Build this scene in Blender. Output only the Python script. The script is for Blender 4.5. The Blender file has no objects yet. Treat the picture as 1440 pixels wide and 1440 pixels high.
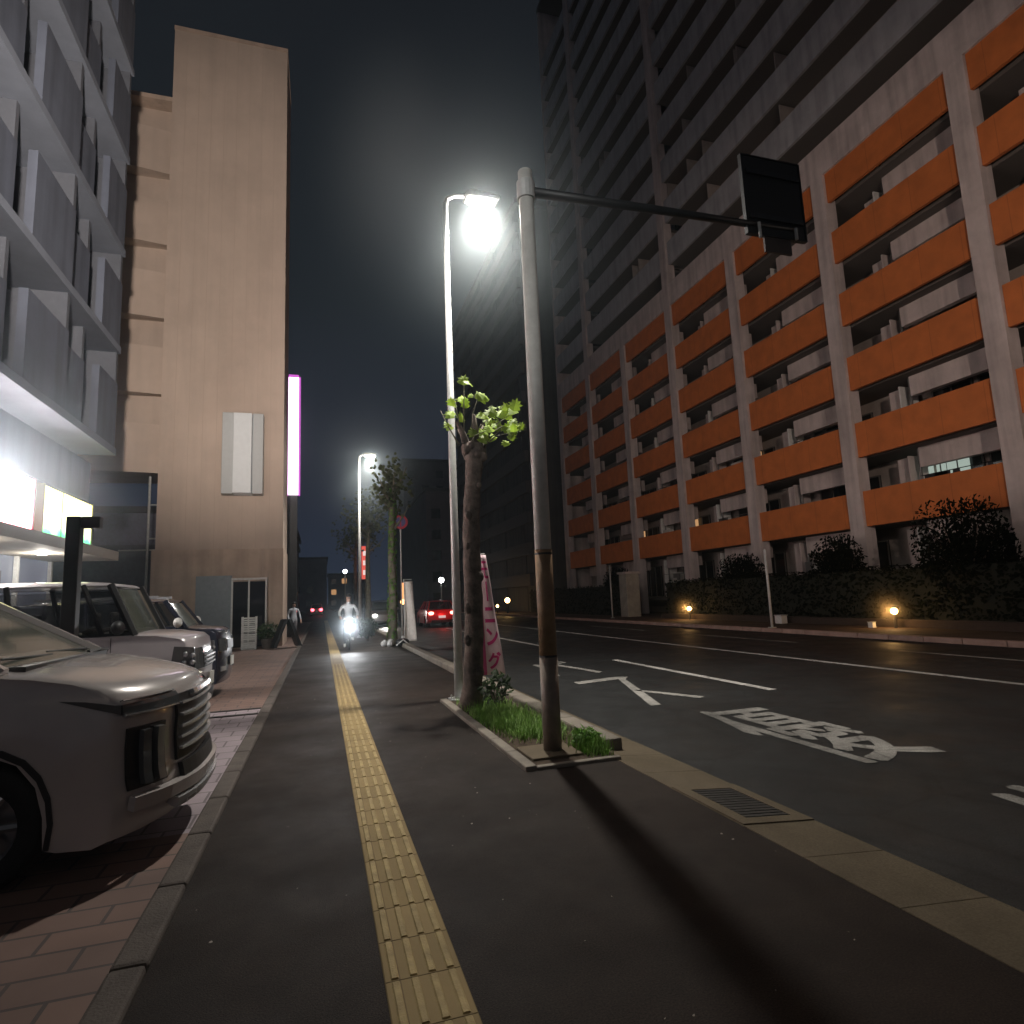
import bpy, bmesh, math, random
from mathutils import Vector, Matrix
R = math.radians
rnd = random.Random(7)
sc = bpy.context.scene
col = sc.collection

# ------------------------------------------------------------------ helpers
class MB:
    def __init__(s): s.v = []; s.f = []; s.mi = []; s.m = 0
    def add(s, vs, fs):
        o = len(s.v); s.v += [tuple(p) for p in vs]
        for q in fs: s.f.append([i + o for i in q]); s.mi.append(s.m)
        return s
    def box(s, x0, x1, y0, y1, z0, z1):
        v = [(x, y, z) for z in (z0, z1) for y in (y0, y1) for x in (x0, x1)]
        return s.add(v, [(0,2,3,1),(4,5,7,6),(0,1,5,4),(1,3,7,5),(3,2,6,7),(2,0,4,6)])
    def quad(s, a, b, c, d): return s.add([a,b,c,d], [(0,1,2,3)])
    def poly(s, pts): return s.add(pts, [tuple(range(len(pts)))])
    def tube(s, pts, rad, n=10, caps=True):
        pts = [Vector(p) for p in pts]
        if not isinstance(rad, (list, tuple)): rad = [rad] * len(pts)
        vs = []; up = None
        for i, p in enumerate(pts):
            t = (pts[min(i+1, len(pts)-1)] - pts[max(i-1, 0)]).normalized()
            if up is None:
                a = Vector((0,0,1)) if abs(t.z) < .9 else Vector((1,0,0))
                u = t.cross(a).normalized()
            else:
                u = (up - t * up.dot(t)).normalized()
            up = u; w = t.cross(u)
            for k in range(n):
                an = 2*math.pi*k/n
                vs.append(p + (u*math.cos(an) + w*math.sin(an)) * rad[i])
        fs = []
        for i in range(len(pts)-1):
            for k in range(n):
                fs.append((i*n+k, i*n+(k+1)%n, (i+1)*n+(k+1)%n, (i+1)*n+k))
        if caps:
            fs.append(tuple(range(n-1, -1, -1))); fs.append(tuple((len(pts)-1)*n + k for k in range(n)))
        return s.add(vs, fs)
    def extr(s, poly, axis, a, b):
        """extrude a 2D polygon along axis ('x': poly is (y,z); 'y': (x,z); 'z': (x,y))"""
        def P(p, t):
            return (t, p[0], p[1]) if axis == 'x' else ((p[0], t, p[1]) if axis == 'y' else (p[0], p[1], t))
        n = len(poly)
        vs = [P(p, a) for p in poly] + [P(p, b) for p in poly]
        fs = [tuple(range(n)), tuple(range(2*n-1, n-1, -1))] + [(i, (i+1)%n, n+(i+1)%n, n+i) for i in range(n)]
        return s.add(vs, fs)
    def ball(s, c, r, nu=12, nv=8, sq=(1,1,1)):
        vs = []; fs = []
        for j in range(nv+1):
            th = math.pi*j/nv
            for i in range(nu):
                ph = 2*math.pi*i/nu
                vs.append((c[0]+r*sq[0]*math.sin(th)*math.cos(ph), c[1]+r*sq[1]*math.sin(th)*math.sin(ph), c[2]+r*sq[2]*math.cos(th)))
        for j in range(nv):
            for i in range(nu):
                fs.append((j*nu+i, j*nu+(i+1)%nu, (j+1)*nu+(i+1)%nu, (j+1)*nu+i))
        return s.add(vs, fs)
    def build(s, name, mat, parent=None, smooth=False, bevel=0, seg=2, loc=None, fix=True):
        me = bpy.data.meshes.new(name)
        me.from_pydata(s.v, [], s.f)
        mats = mat if isinstance(mat, (list, tuple)) else [mat]
        for m in mats: me.materials.append(m)
        if len(mats) > 1: me.polygons.foreach_set('material_index', s.mi)
        if fix:
            bm = bmesh.new(); bm.from_mesh(me)
            bmesh.ops.recalc_face_normals(bm, faces=bm.faces); bm.to_mesh(me); bm.free()
        if smooth: me.polygons.foreach_set('use_smooth', [True]*len(me.polygons))
        me.update()
        o = bpy.data.objects.new(name, me); col.objects.link(o)
        if parent: o.parent = parent
        if loc: o.location = loc
        if bevel:
            b = o.modifiers.new('Bevel', 'BEVEL'); b.width = bevel; b.segments = seg; b.limit_method = 'ANGLE'; b.angle_limit = R(35)
        return o

def tag(o, label=None, cat=None, group=None, kind=None):
    if label: o['label'] = label
    if cat: o['category'] = cat
    if group: o['group'] = group
    if kind: o['kind'] = kind
    return o
def thing(name, label, cat, loc=(0,0,0), rz=0, group=None):
    o = bpy.data.objects.new(name, None); col.objects.link(o)
    o.location = loc; o.rotation_euler = (0,0,rz); o.empty_display_size = .2
    return tag(o, label, cat, group)
def copy_tree(o, parent=None):
    c = o.copy(); col.objects.link(c); c.parent = parent
    for ch in list(o.children): copy_tree(ch, c)
    return c
def lamp(name, kind, loc, energy, color, parent=None, target=None, size=.1, cone=None, blend=.5):
    l = bpy.data.lights.new(name, kind); l.energy = energy; l.color = color
    if kind in ('POINT', 'SPOT'): l.shadow_soft_size = size
    if cone: l.spot_size = R(cone); l.spot_blend = blend
    o = bpy.data.objects.new(name, l); col.objects.link(o); o.location = loc
    if parent:
        o.parent = parent; o.location = Vector(loc) - parent.location
    if target: o.rotation_euler = (Vector(target)-Vector(loc)).to_track_quat('-Z', 'Y').to_euler()
    return o

# ------------------------------------------------------------------ materials
def mat(name, c, rough=.6, metal=0., var=0., vscale=6., bump=0., bscale=30., emit=None, estr=0., coat=0., stain=0., alpha=None, spec=None, trans=0.):
    m = bpy.data.materials.new(name); m.use_nodes = True
    nt = m.node_tree; N = nt.nodes; L = nt.links; b = N['Principled BSDF']
    b.inputs['Base Color'].default_value = (*c, 1); b.inputs['Roughness'].default_value = rough
    b.inputs['Metallic'].default_value = metal
    if coat: b.inputs['Coat Weight'].default_value = coat; b.inputs['Coat Roughness'].default_value = .06
    if spec is not None: b.inputs['Specular IOR Level'].default_value = spec
    if trans: b.inputs['Transmission Weight'].default_value = trans
    if emit: b.inputs['Emission Color'].default_value = (*emit, 1); b.inputs['Emission Strength'].default_value = estr
    if alpha is not None: b.inputs['Alpha'].default_value = alpha
    if var or bump or stain:
        tc = N.new('ShaderNodeNewGeometry')
    if var:
        n1 = N.new('ShaderNodeTexNoise'); n1.inputs['Scale'].default_value = vscale; n1.inputs['Detail'].default_value = 6; n1.inputs['Roughness'].default_value = .65
        L.new(tc.outputs['Position'], n1.inputs['Vector'])
        mr = N.new('ShaderNodeMapRange'); mr.inputs['From Min'].default_value = .3; mr.inputs['From Max'].default_value = .7
        mr.inputs['To Min'].default_value = 1-var; mr.inputs['To Max'].default_value = 1+var
        L.new(n1.outputs['Fac'], mr.inputs['Value'])
        mx = N.new('ShaderNodeMix'); mx.data_type = 'RGBA'; mx.blend_type = 'MULTIPLY'; mx.inputs[0].default_value = 1
        mx.inputs[6].default_value = (*c, 1); L.new(mr.outputs['Result'], mx.inputs[7])
        out = mx.outputs[2]
        if stain:
            mp = N.new('ShaderNodeMapping'); mp.inputs['Scale'].default_value = (1.3, 1.3, .09); L.new(tc.outputs['Position'], mp.inputs['Vector'])
            n2 = N.new('ShaderNodeTexNoise'); n2.inputs['Scale'].default_value = 2.2; n2.inputs['Detail'].default_value = 5; L.new(mp.outputs['Vector'], n2.inputs['Vector'])
            m2 = N.new('ShaderNodeMapRange'); m2.inputs['From Min'].default_value = .42; m2.inputs['From Max'].default_value = .68
            m2.inputs['To Min'].default_value = 1; m2.inputs['To Max'].default_value = 1-stain; L.new(n2.outputs['Fac'], m2.inputs['Value'])
            x2 = N.new('ShaderNodeMix'); x2.data_type = 'RGBA'; x2.blend_type = 'MULTIPLY'; x2.inputs[0].default_value = 1
            L.new(out, x2.inputs[6]); L.new(m2.outputs['Result'], x2.inputs[7]); out = x2.outputs[2]
        L.new(out, b.inputs['Base Color'])
    if bump:
        n3 = N.new('ShaderNodeTexNoise'); n3.inputs['Scale'].default_value = bscale; n3.inputs['Detail'].default_value = 8
        L.new(tc.outputs['Position'], n3.inputs['Vector'])
        bp = N.new('ShaderNodeBump'); bp.inputs['Strength'].default_value = bump; bp.inputs['Distance'].default_value = .02
        L.new(n3.outputs['Fac'], bp.inputs['Height']); L.new(bp.outputs['Normal'], b.inputs['Normal'])
    return m

def ground_mat(name, c, rough, patches=.3, speck=.25, bump=.35, cracks=0., bscale=160., spec=.22):
    """asphalt-like surface: fine aggregate, broad worn patches, optional cracks"""
    m = bpy.data.materials.new(name); m.use_nodes = True
    nt = m.node_tree; N = nt.nodes; L = nt.links; b = N['Principled BSDF']
    g = N.new('ShaderNodeNewGeometry')
    def noise(s, d=6, r=.6):
        n = N.new('ShaderNodeTexNoise'); n.inputs['Scale'].default_value = s; n.inputs['Detail'].default_value = d; n.inputs['Roughness'].default_value = r
        L.new(g.outputs['Position'], n.inputs['Vector']); return n.outputs['Fac']
    def rng(x, a, bb, lo, hi):
        n = N.new('ShaderNodeMapRange'); n.inputs['From Min'].default_value = a; n.inputs['From Max'].default_value = bb
        n.inputs['To Min'].default_value = lo; n.inputs['To Max'].default_value = hi; L.new(x, n.inputs['Value']); return n.outputs['Result']
    def mul(a, bb):
        n = N.new('ShaderNodeMath'); n.operation = 'MULTIPLY'; L.new(a, n.inputs[0]); L.new(bb, n.inputs[1]); return n.outputs[0]
    b.inputs['Specular IOR Level'].default_value = spec
    k = mul(rng(noise(.55, 8, .62), .3, .7, 1-patches, 1+patches), rng(noise(bscale*.8, 2, .5), .3, .7, 1-speck, 1+speck))
    k = mul(k, rng(noise(4.5, 5, .6), .3, .7, 1-patches*.5, 1+patches*.5))
    if cracks:
        v = N.new('ShaderNodeTexVoronoi'); v.feature = 'DISTANCE_TO_EDGE'; v.inputs['Scale'].default_value = .8; L.new(g.outputs['Position'], v.inputs['Vector'])
        k = mul(k, rng(v.outputs['Distance'], 0, .02, 1-cracks, 1))
    mx = N.new('ShaderNodeMix'); mx.data_type = 'RGBA'; mx.blend_type = 'MULTIPLY'; mx.inputs[0].default_value = 1
    mx.inputs[6].default_value = (*c, 1); L.new(k, mx.inputs[7])
    L.new(mx.outputs[2], b.inputs['Base Color'])
    L.new(rng(noise(1.2, 6, .6), .3, .7, rough-.12, rough+.1), b.inputs['Roughness'])
    bp = N.new('ShaderNodeBump'); bp.inputs['Strength'].default_value = bump; bp.inputs['Distance'].default_value = .006
    L.new(noise(bscale, 4, .7), bp.inputs['Height']); L.new(bp.outputs['Normal'], b.inputs['Normal'])
    return m

def brick_mat(name, c1, c2, mortar, w, h, gap=.012, rough=.7, rot=0., plane='xy', bump=.5, offset=.5):
    m = bpy.data.materials.new(name); m.use_nodes = True
    nt = m.node_tree; N = nt.nodes; L = nt.links; b = N['Principled BSDF']; b.inputs['Roughness'].default_value = rough
    g = N.new('ShaderNodeNewGeometry')
    vec = g.outputs['Position']
    if plane != 'xy':
        sx = N.new('ShaderNodeSeparateXYZ'); L.new(vec, sx.inputs[0]); cx = N.new('ShaderNodeCombineXYZ')
        L.new(sx.outputs['XYZ'.index(plane[0].upper())], cx.inputs[0]); L.new(sx.outputs['XYZ'.index(plane[1].upper())], cx.inputs[1]); vec = cx.outputs[0]
    mp = N.new('ShaderNodeMapping'); mp.inputs['Rotation'].default_value = (0,0,rot); L.new(vec, mp.inputs['Vector'])
    t = N.new('ShaderNodeTexBrick'); L.new(mp.outputs['Vector'], t.inputs['Vector'])
    t.inputs['Color1'].default_value = (*c1,1); t.inputs['Color2'].default_value = (*c2,1); t.inputs['Mortar'].default_value = (*mortar,1)
    t.inputs['Scale'].default_value = 1; t.inputs['Brick Width'].default_value = w; t.inputs['Row Height'].default_value = h; t.inputs['Mortar Size'].default_value = gap
    t.offset = offset
    n = N.new('ShaderNodeTexNoise'); n.inputs['Scale'].default_value = 1.7; n.inputs['Detail'].default_value = 8; L.new(g.outputs['Position'], n.inputs['Vector'])
    mr = N.new('ShaderNodeMapRange'); mr.inputs['From Min'].default_value = .3; mr.inputs['From Max'].default_value = .7; mr.inputs['To Min'].default_value = .84; mr.inputs['To Max'].default_value = 1.13
    L.new(n.outputs['Fac'], mr.inputs['Value'])
    mx = N.new('ShaderNodeMix'); mx.data_type = 'RGBA'; mx.blend_type = 'MULTIPLY'; mx.inputs[0].default_value = 1
    L.new(t.outputs['Color'], mx.inputs[6]); L.new(mr.outputs['Result'], mx.inputs[7]); L.new(mx.outputs[2], b.inputs['Base Color'])
    bp = N.new('ShaderNodeBump'); bp.inputs['Strength'].default_value = bump; bp.inputs['Distance'].default_value = .006; bp.invert = True
    L.new(t.outputs['Fac'], bp.inputs['Height']); L.new(bp.outputs['Normal'], b.inputs['Normal'])
    return m

def glow(name, c, s): return mat(name, (.02,.02,.02), .5, emit=c, estr=s)

M = {}
M['asphalt'] = ground_mat('road asphalt', (.021,.0225,.0225), .58, .3, .6, .6, .3, 150, .2)
M['walk'] = ground_mat('footway asphalt', (.0205,.0148,.0115), .62, .38, .75, .8, .0, 150, .14)
M['earth'] = ground_mat('earth', (.04,.04,.038), .9)
M['soil'] = ground_mat('soil', (.05,.036,.024), .95, .35, .4, .8, 0, 60)
M['kerb'] = mat('kerb concrete', (.17,.15,.12), .8, var=.3, vscale=3, bump=.4, bscale=90)
M['kerb_dark'] = mat('weathered kerb stone', (.085,.07,.06), .85, var=.3, vscale=4, bump=.4, bscale=80)
M['gutter'] = ground_mat('gutter concrete', (.105,.084,.055), .85, .22, .2, .35, 0, 110)
M['tactile'] = brick_mat('ochre tactile block', (.30,.215,.09), (.24,.17,.066), (.16,.11,.045), .30, .30, .004, .8, 0, 'xy', .2, 0)
M['tac_joint'] = mat('tactile joint', (.15,.108,.046), .9)
M['pavers'] = brick_mat('lot pavers', (.20,.125,.10), (.15,.10,.085), (.075,.06,.055), .42, .21, .010, rot=R(0))
M['pavers_pale'] = brick_mat('pale pavers', (.30,.25,.27), (.25,.21,.23), (.12,.10,.105), .30, .30, .010)
M['paint'] = ground_mat('road paint', (.46,.45,.42), .75, .5, .4, .3, .4, 130)
M['paint_worn'] = ground_mat('worn road paint', (.24,.235,.215), .75, .6, .4, .3, .35, 130)
M['iron'] = mat('cast iron', (.03,.028,.025), .7, .3, var=.3, vscale=20, bump=.3)
M['galv'] = mat('galvanised steel', (.46,.47,.46), .5, .2, var=.15, vscale=9, bump=.08, bscale=40)
M['pole_paint'] = mat('pale grey pole paint', (.50,.50,.47), .5, .0, var=.15, vscale=6, bump=.1, bscale=50)
M['post_brown'] = mat('brown painted pole', (.20,.125,.065), .6, .0, var=.25, vscale=7, bump=.15, bscale=40)
M['dark_metal'] = mat('dark metal', (.025,.026,.028), .5, .4, var=.2)
M['white_metal'] = mat('white painted metal', (.62,.62,.6), .45, .0, var=.12, vscale=12)
M['black'] = mat('black plastic', (.012,.012,.013), .5)
M['rubber'] = mat('tyre rubber', (.012,.012,.012), .85, bump=.2, bscale=60)
M['glass'] = mat('dark window glass', (.012,.014,.017), .08, spec=.6)
M['chrome'] = mat('chrome', (.60,.61,.62), .25, .65)
M['rim'] = mat('alloy rim', (.35,.35,.36), .3, .8)

# ------------------------------------------------------------------ camera
cam = bpy.data.cameras.new('camera'); cam.lens = 21.5; cam.sensor_width = 36; cam.clip_end = 3000; cam.clip_start = .05
co = bpy.data.objects.new('camera', cam); col.objects.link(co)
Mx = ((0.95476766,0.00120286,0.29735042),(-0.29446567,0.14283783,0.94492715),(-0.04133628,-0.98974538,0.13673114))
mw = Matrix(((Mx[0][0],-Mx[0][1],-Mx[0][2],0),(Mx[1][0],-Mx[1][1],-Mx[1][2],0),(Mx[2][0],-Mx[2][1],-Mx[2][2],1.5),(0,0,0,1)))
co.matrix_world = mw; sc.camera = co

# ------------------------------------------------------------------ world, render
w = bpy.data.worlds.new('World'); sc.world = w; w.use_nodes = True
nt = w.node_tree; bg = nt.nodes['Background']
sky = nt.nodes.new('ShaderNodeTexSky'); sky.sky_type = 'NISHITA'; sky.sun_disc = False
sky.sun_elevation = R(-3); sky.sun_rotation = R(200)
mx = nt.nodes.new('ShaderNodeMix'); mx.data_type = 'RGBA'; mx.blend_type = 'ADD'; mx.inputs[0].default_value = 1
tc = nt.nodes.new('ShaderNodeTexCoord'); sp = nt.nodes.new('ShaderNodeSeparateXYZ'); nt.links.new(tc.outputs['Generated'], sp.inputs[0])
cr = nt.nodes.new('ShaderNodeValToRGB'); nt.links.new(sp.outputs['Z'], cr.inputs[0])
cr.color_ramp.elements[0].position = 0.; cr.color_ramp.elements[0].color = (.24,.36,.68,1)
cr.color_ramp.elements[1].position = .8; cr.color_ramp.elements[1].color = (.085,.10,.125,1)
e = cr.color_ramp.elements.new(.25); e.color = (.165,.24,.40,1)
e = cr.color_ramp.elements.new(.45); e.color = (.105,.155,.20,1)
nt.links.new(sky.outputs['Color'], mx.inputs[6]); nt.links.new(cr.outputs['Color'], mx.inputs[7])
nt.links.new(mx.outputs[2], bg.inputs['Color']); bg.inputs['Strength'].default_value = .070
sc.view_settings.view_transform = 'Standard'; sc.view_settings.look = 'None'; sc.view_settings.exposure = 0; sc.view_settings.gamma = 1
cy = sc.cycles
cy.use_denoising = True
cy.max_bounces = 6; cy.diffuse_bounces = 3; cy.glossy_bounces = 3; cy.transmission_bounces = 5; cy.volume_bounces = 0; cy.transparent_max_bounces = 12
cy.sample_clamp_indirect = 3.0
night_fill = bpy.data.lights.new('night_fill', 'SUN'); night_fill.energy = .03; night_fill.angle = R(12); night_fill.color = (1,.93,.85)  # weak soft sun lamp added as general night ambience
mo = bpy.data.objects.new('night_fill', night_fill); col.objects.link(mo)
mo.rotation_euler = Vector((.62,.66,-.42)).to_track_quat('-Z','Y').to_euler()

# ------------------------------------------------------------------ the setting: ground, road, footways
def sheet(name, x0, x1, y0, y1, z, m, label=None):
    o = MB().quad((x0,y0,z),(x1,y0,z),(x1,y1,z),(x0,y1,z)).build(name, m)
    return tag(o, label, kind='structure')
RZ = -.06
sheet('ground', -700, 700, -60, 1400, -.16, M['earth'], 'dark ground around the street')
def road_slab():
    b = MB().box(3.12, 14.5, -12, 420, -.155, RZ)
    return tag(b.build('road', M['asphalt']), 'dark grey asphalt road with white lane lines', kind='structure')
road_slab()
tag(MB().box(-.70, 2.55, -12, 420, -.155, 0).build('sidewalk', M['walk']), 'dark asphalt footway between the parked cars and the road', kind='structure')
# near kerb: broad flat stone and gutter, raised kerb farther away
b = MB()
y = -12.
while y < 5.6:
    b.add([(2.555,y,-.155),(3.115,y,-.155),(3.115,y+.598,-.155),(2.555,y+.598,-.155),(2.555,y,.003),(3.115,y,-.045),(3.115,y+.598,-.045),(2.555,y+.598,.003)],
          [(0,3,2,1),(4,5,6,7),(0,1,5,4),(1,2,6,5),(2,3,7,6),(3,0,4,7)])
    if 3.2 < y < 3.9: pass
    y += .6
tag(b.build('kerb_apron', M['gutter'], bevel=.004), 'broad lowered concrete kerb between footway and road', kind='structure')
b = MB(); y = 5.62
while y < 130:
    b.box(2.60, 2.80, y, y+.59, -.155, .10); y += .6
tag(b.build('kerb', M['kerb'], bevel=.025), 'raised concrete kerb stones along the road edge', kind='structure')
b = MB(); b.box(2.803, 3.118, 5.62, 300, -.155, -.052)
tag(b.build('gutter_strip', M['gutter']), 'concrete gutter beside the raised kerb', kind='structure')
# lot kerb on the left
b = MB(); y = -12.
while y < 60:
    b.box(-.855, -.705, y, y+.79, -.155, .022); y += .8
tag(b.build('lot_kerb', M['kerb_dark'], bevel=.02), 'low kerb stones between the parking lot and the footway', kind='structure')
LZ = -.035
tag(MB().box(-30, -.86, -12, 5.0, -.155, LZ).build('lot_paving', M['pavers']), 'brown paved parking lot nearest the camera', kind='structure')
tag(MB().box(-30, -.86, 5.0, 10.4, -.155, LZ).build('pale_paving', M['pavers_pale']), 'pale paved parking bay under the white van', kind='structure')
tag(MB().box(-30, -.86, 10.4, 60, -.155, LZ).build('red_paving', M['pavers']), 'reddish paved parking lot in front of the tower', kind='structure')
b = MB().box(-2.2,-.88,9.86,9.95,LZ,LZ+.012).box(-2.6,-.88,10.36,10.44,LZ,LZ+.012)
tag(b.build('drain_channel', M['iron']), 'dark drain channel crossing the lot paving', kind='structure')
# far footway
tag(MB().box(14.68, 60, -12, 420, -.155, .04).build('far_sidewalk', ground_mat('far footway', (.075,.05,.038), .85)), 'brown footway on the far side of the road', kind='structure')
b = MB(); y = -12.
while y < 130:
    b.box(14.5, 14.68, y, y+.985, -.155, .075); y += 1.
tag(b.build('far_kerb', mat('far kerb stone', (.30,.20,.165), .8, var=.3, vscale=2), bevel=.02), 'brownish kerb along the far footway', kind='structure')
# tactile strip
b = MB(); tx0, tx1 = .245, .545
y = -1.2
while y < 60:
    b.m = 0; b.box(tx0, tx1, y+.002, y+.298, .0, .006)
    if y < 16:
        for k in range(4):
            cx = tx0 + .0375 + .075*k
            b.m = 2; b.extr([(cx-.017,.006),(cx-.011,.012),(cx+.011,.012),(cx+.017,.006)], 'y', y+.012, y+.288)
    y += .30
b.m = 1; b.box(tx0-.004, tx1+.004, -1.2, 60, -.002, .0025)
tag(b.build('tactile_path', [M['tactile'], M['tac_joint'], mat('worn tactile bar', (.38,.285,.125), .75, var=.3, vscale=7, bump=.3, bscale=120)]), 'ochre tactile guide strip of ribbed blocks along the footway', kind='structure')
# road paint
def paint(name, x0, x1, y0, y1, m='paint', lab=None):
    o = MB().quad((x0,y0,RZ+.004),(x1,y0,RZ+.004),(x1,y1,RZ+.004),(x0,y1,RZ+.004)).build(name, M[m]); return tag(o, lab, kind='structure')
b = MB()
def strip(b, x0, x1, y0, y1, z=RZ+.004, n=1):
    b.quad((x0,y0,z),(x1,y0,z),(x1,y1,z),(x0,y1,z))
strip(b, 9.58, 9.73, -12, 300)
tag(b.build('centre_line_marking', M['paint']), 'solid white centre line on the road', kind='structure')
b = MB()
for k in range(-2, 16): strip(b, 6.44, 6.59, 7.95+10.2*k, 13.25+10.2*k)
tag(b.build('lane_line_marking', M['paint']), 'broken white lane line nearer to the footway', kind='structure')
b = MB()
for k in range(-2, 16): strip(b, 12.26, 12.40, 5.6+8.3*k, 10.8+8.3*k)
tag(b.build('far_lane_line_marking', M['paint_worn']), 'broken white lane line beyond the centre line', kind='structure')

def glyph(ch, name, m, x0, x1, y0, y1, z=None, off=.02, plane='ground', parent=None, rot=0, flip=False):
    """text glyph scaled into a rectangle, as flat mesh"""
    cu = bpy.data.curves.new(name, 'FONT'); cu.body = ch; cu.size = 1; cu.offset = off; cu.resolution_u = 3
    o = bpy.data.objects.new(name, cu); col.objects.link(o)
    bpy.context.view_layer.update()
    dg = bpy.context.evaluated_depsgraph_get()
    me = bpy.data.meshes.new_from_object(o.evaluated_get(dg)); bpy.data.objects.remove(o)
    if len(me.vertices) == 0: return None
    if rot:
        for v in me.vertices: v.co = Vector((-v.co.y, v.co.x, 0)) if rot > 0 else Vector((v.co.y, -v.co.x, 0))
    xs = [v.co.x for v in me.vertices]; ys = [v.co.y for v in me.vertices]
    a, bb, c, d = min(xs), max(xs), min(ys), max(ys)
    for v in me.vertices:
        u = (v.co.x-a)/(bb-a+1e-9); t = (v.co.y-c)/(d-c+1e-9)
        v.co = Vector((x0+(x1-x0)*u, y0+(y1-y0)*t, z)) if plane == 'ground' else Vector((x0+(x1-x0)*u, z, y0+(y1-y0)*t))
    if plane == 'ground' and off == 0:
        bm = bmesh.new()
        for q, (dx, dy) in enumerate(((0,0),(.020,.0),(-.020,.0),(0,.02),(.012,-.02))):
            n0 = len(bm.verts); bm.from_mesh(me); bm.verts.ensure_lookup_table()
            for v in list(bm.verts)[n0:]: v.co += Vector((dx, dy, .0005*q))
        bm.to_mesh(me); bm.free()
    me.materials.clear(); me.materials.append(m)
    r = bpy.data.objects.new(name, me); col.objects.link(r)
    if parent: r.parent = parent
    return r
g = glyph('バ', 'bus_lane_marking', M['paint_worn'], 4.28, 5.38, 11.35, 13.9, RZ+.004, 0)
if g: tag(g, 'white character painted on the road beyond the pale pole', kind='structure')
b = MB(); zz_ = RZ+.004
b.poly([(4.28,10.12,zz_),(4.28,10.38,zz_),(5.20,10.62,zz_),(5.42,10.50,zz_),(5.22,10.22,zz_),(5.12,10.30,zz_)])
b.poly([(5.12,10.298,zz_),(5.22,10.218,zz_),(4.84,8.95,zz_),(4.46,7.72,zz_),(4.30,7.72,zz_),(4.70,8.98,zz_)])
b.poly([(4.74,9.08,zz_),(4.86,9.00,zz_),(5.34,7.98,zz_),(5.20,7.90,zz_),(4.80,8.80,zz_)])
g = b.build('bus_lane_marking', M['paint_worn'])
if g: tag(g, 'white two stroke character painted on the bus lane', kind='structure')
g = glyph('優', 'bus_lane_marking', M['paint_worn'], 4.38, 5.44, 4.40, 7.02, RZ+.004, 0)
if g: tag(g, 'dense white character painted on the bus lane', kind='structure')
g = glyph('先', 'bus_lane_marking', M['paint_worn'], 4.40, 5.44, 1.0, 3.5, RZ+.004, 0)
if g: tag(g, 'white character painted on the bus lane at the frame edge', kind='structure')

b = MB()
for i in range(140):
    x = rnd.uniform(-.6,2.5); y = rnd.uniform(2.0,13); r_ = rnd.uniform(.003,.010); a = rnd.uniform(0,6.28)
    if .2 < x < .6: continue
    b.add([(x+r_*math.cos(a+q)*rnd.uniform(.6,1.2), y+r_*math.sin(a+q)*rnd.uniform(.6,1.2), .002+.003*(q>3)) for q in (0,1.3,2.6,3.9,5.2)], [(0,1,2,3,4)])
tag(b.build('debris', mat('pale grit', (.34,.31,.27), .8), fix=False), 'scattered pale grit and leaf scraps on the footway', 'debris', kind='stuff')
# drain in the kerb apron
t = thing('storm_drain', 'dark square drain grate set in the pale concrete kerb', 'drain', (2.85,3.95,0))
def on_apron(x): return .003 - (x-2.555)/.56*.048
b = MB()
def slab(b, x0, x1, y0, y1, h0, h1):
    v = []
    for hh in (h0, h1):
        for (x, y) in ((x0,y0),(x1,y0),(x1,y1),(x0,y1)): v.append((x-2.85, y-3.95, on_apron(x)+hh))
    b.add(v, [(0,3,2,1),(4,5,6,7),(0,1,5,4),(1,2,6,5),(2,3,7,6),(3,0,4,7)])
for a in ((2.56,3.11,3.52,3.62),(2.56,3.11,4.26,4.36),(2.56,2.66,3.62,4.26),(3.01,3.11,3.62,4.26)): slab(b, *a, -.02, .008)
b.build('frame', M['gutter'], t)
b = MB(); slab(b, 2.662, 3.008, 3.622, 4.258, -.01, .004)
for k in range(12): slab(b, 2.665, 3.005, 3.64+k*.052, 3.662+k*.052, .004, .008)
b.build('grate', M['iron'], t)

# ------------------------------------------------------------------ planting bed
bed = thing('planting_bed', 'long stone edged bed with soil around the street tree and pole', 'planting bed', (0,0,0))
b = MB().box(1.79, 2.595, 5.33, 9.35, -.1, .012); b.build('soil', M['soil'], bed)
b = MB()
y = 5.25
while y < 9.3: b.box(1.68, 1.785, y, y+.575, -.1, .045); y += .58
b.build('stone_border', M['kerb'], bed, bevel=.012)
b = MB().box(1.79, 2.595, 5.25, 5.325, -.1, .03); b.build('end_border', M['kerb'], bed, bevel=.012)
b = MB().box(1.83, 2.33, 5.5, 6.0, .0, .035); b.build('footing_slab', M['gutter'], bed, bevel=.01)
mg = mat('grass blades', (.16,.30,.05), .6, var=.5, vscale=9)
b = MB()
def blade(b, x, y, z, h, a, lean, wd):
    dx, dy = math.cos(a), math.sin(a); px_, py_ = -dy*wd, dx*wd
    p1 = (x+dx*lean*.4, y+dy*lean*.4, z+h*.65); p2 = (x+dx*lean, y+dy*lean, z+h)
    b.add([(x-px_,y-py_,z),(x+px_,y+py_,z),(p1[0]+px_*.7,p1[1]+py_*.7,p1[2]),(p1[0]-px_*.7,p1[1]-py_*.7,p1[2]),p2], [(0,1,2,3),(3,2,4)])
for cx, cy, rx, ry, n, h in ((2.1,7.45,.30,.75,3000,.16),(2.25,6.6,.3,.4,1000,.12),(2.5,5.65,.14,.26,900,.15),(2.2,8.5,.3,.6,900,.10)):
    for i in range(n):
        x = rnd.gauss(cx, rx*.55); y = rnd.gauss(cy, ry*.55)
        if not (1.8 < x < 2.58 and 5.34 < y < 9.3): continue
        blade(b, x, y, .01, h*rnd.uniform(.35,1.15), rnd.uniform(0,6.28), rnd.uniform(.02,.09), rnd.uniform(.003,.006))
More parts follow.
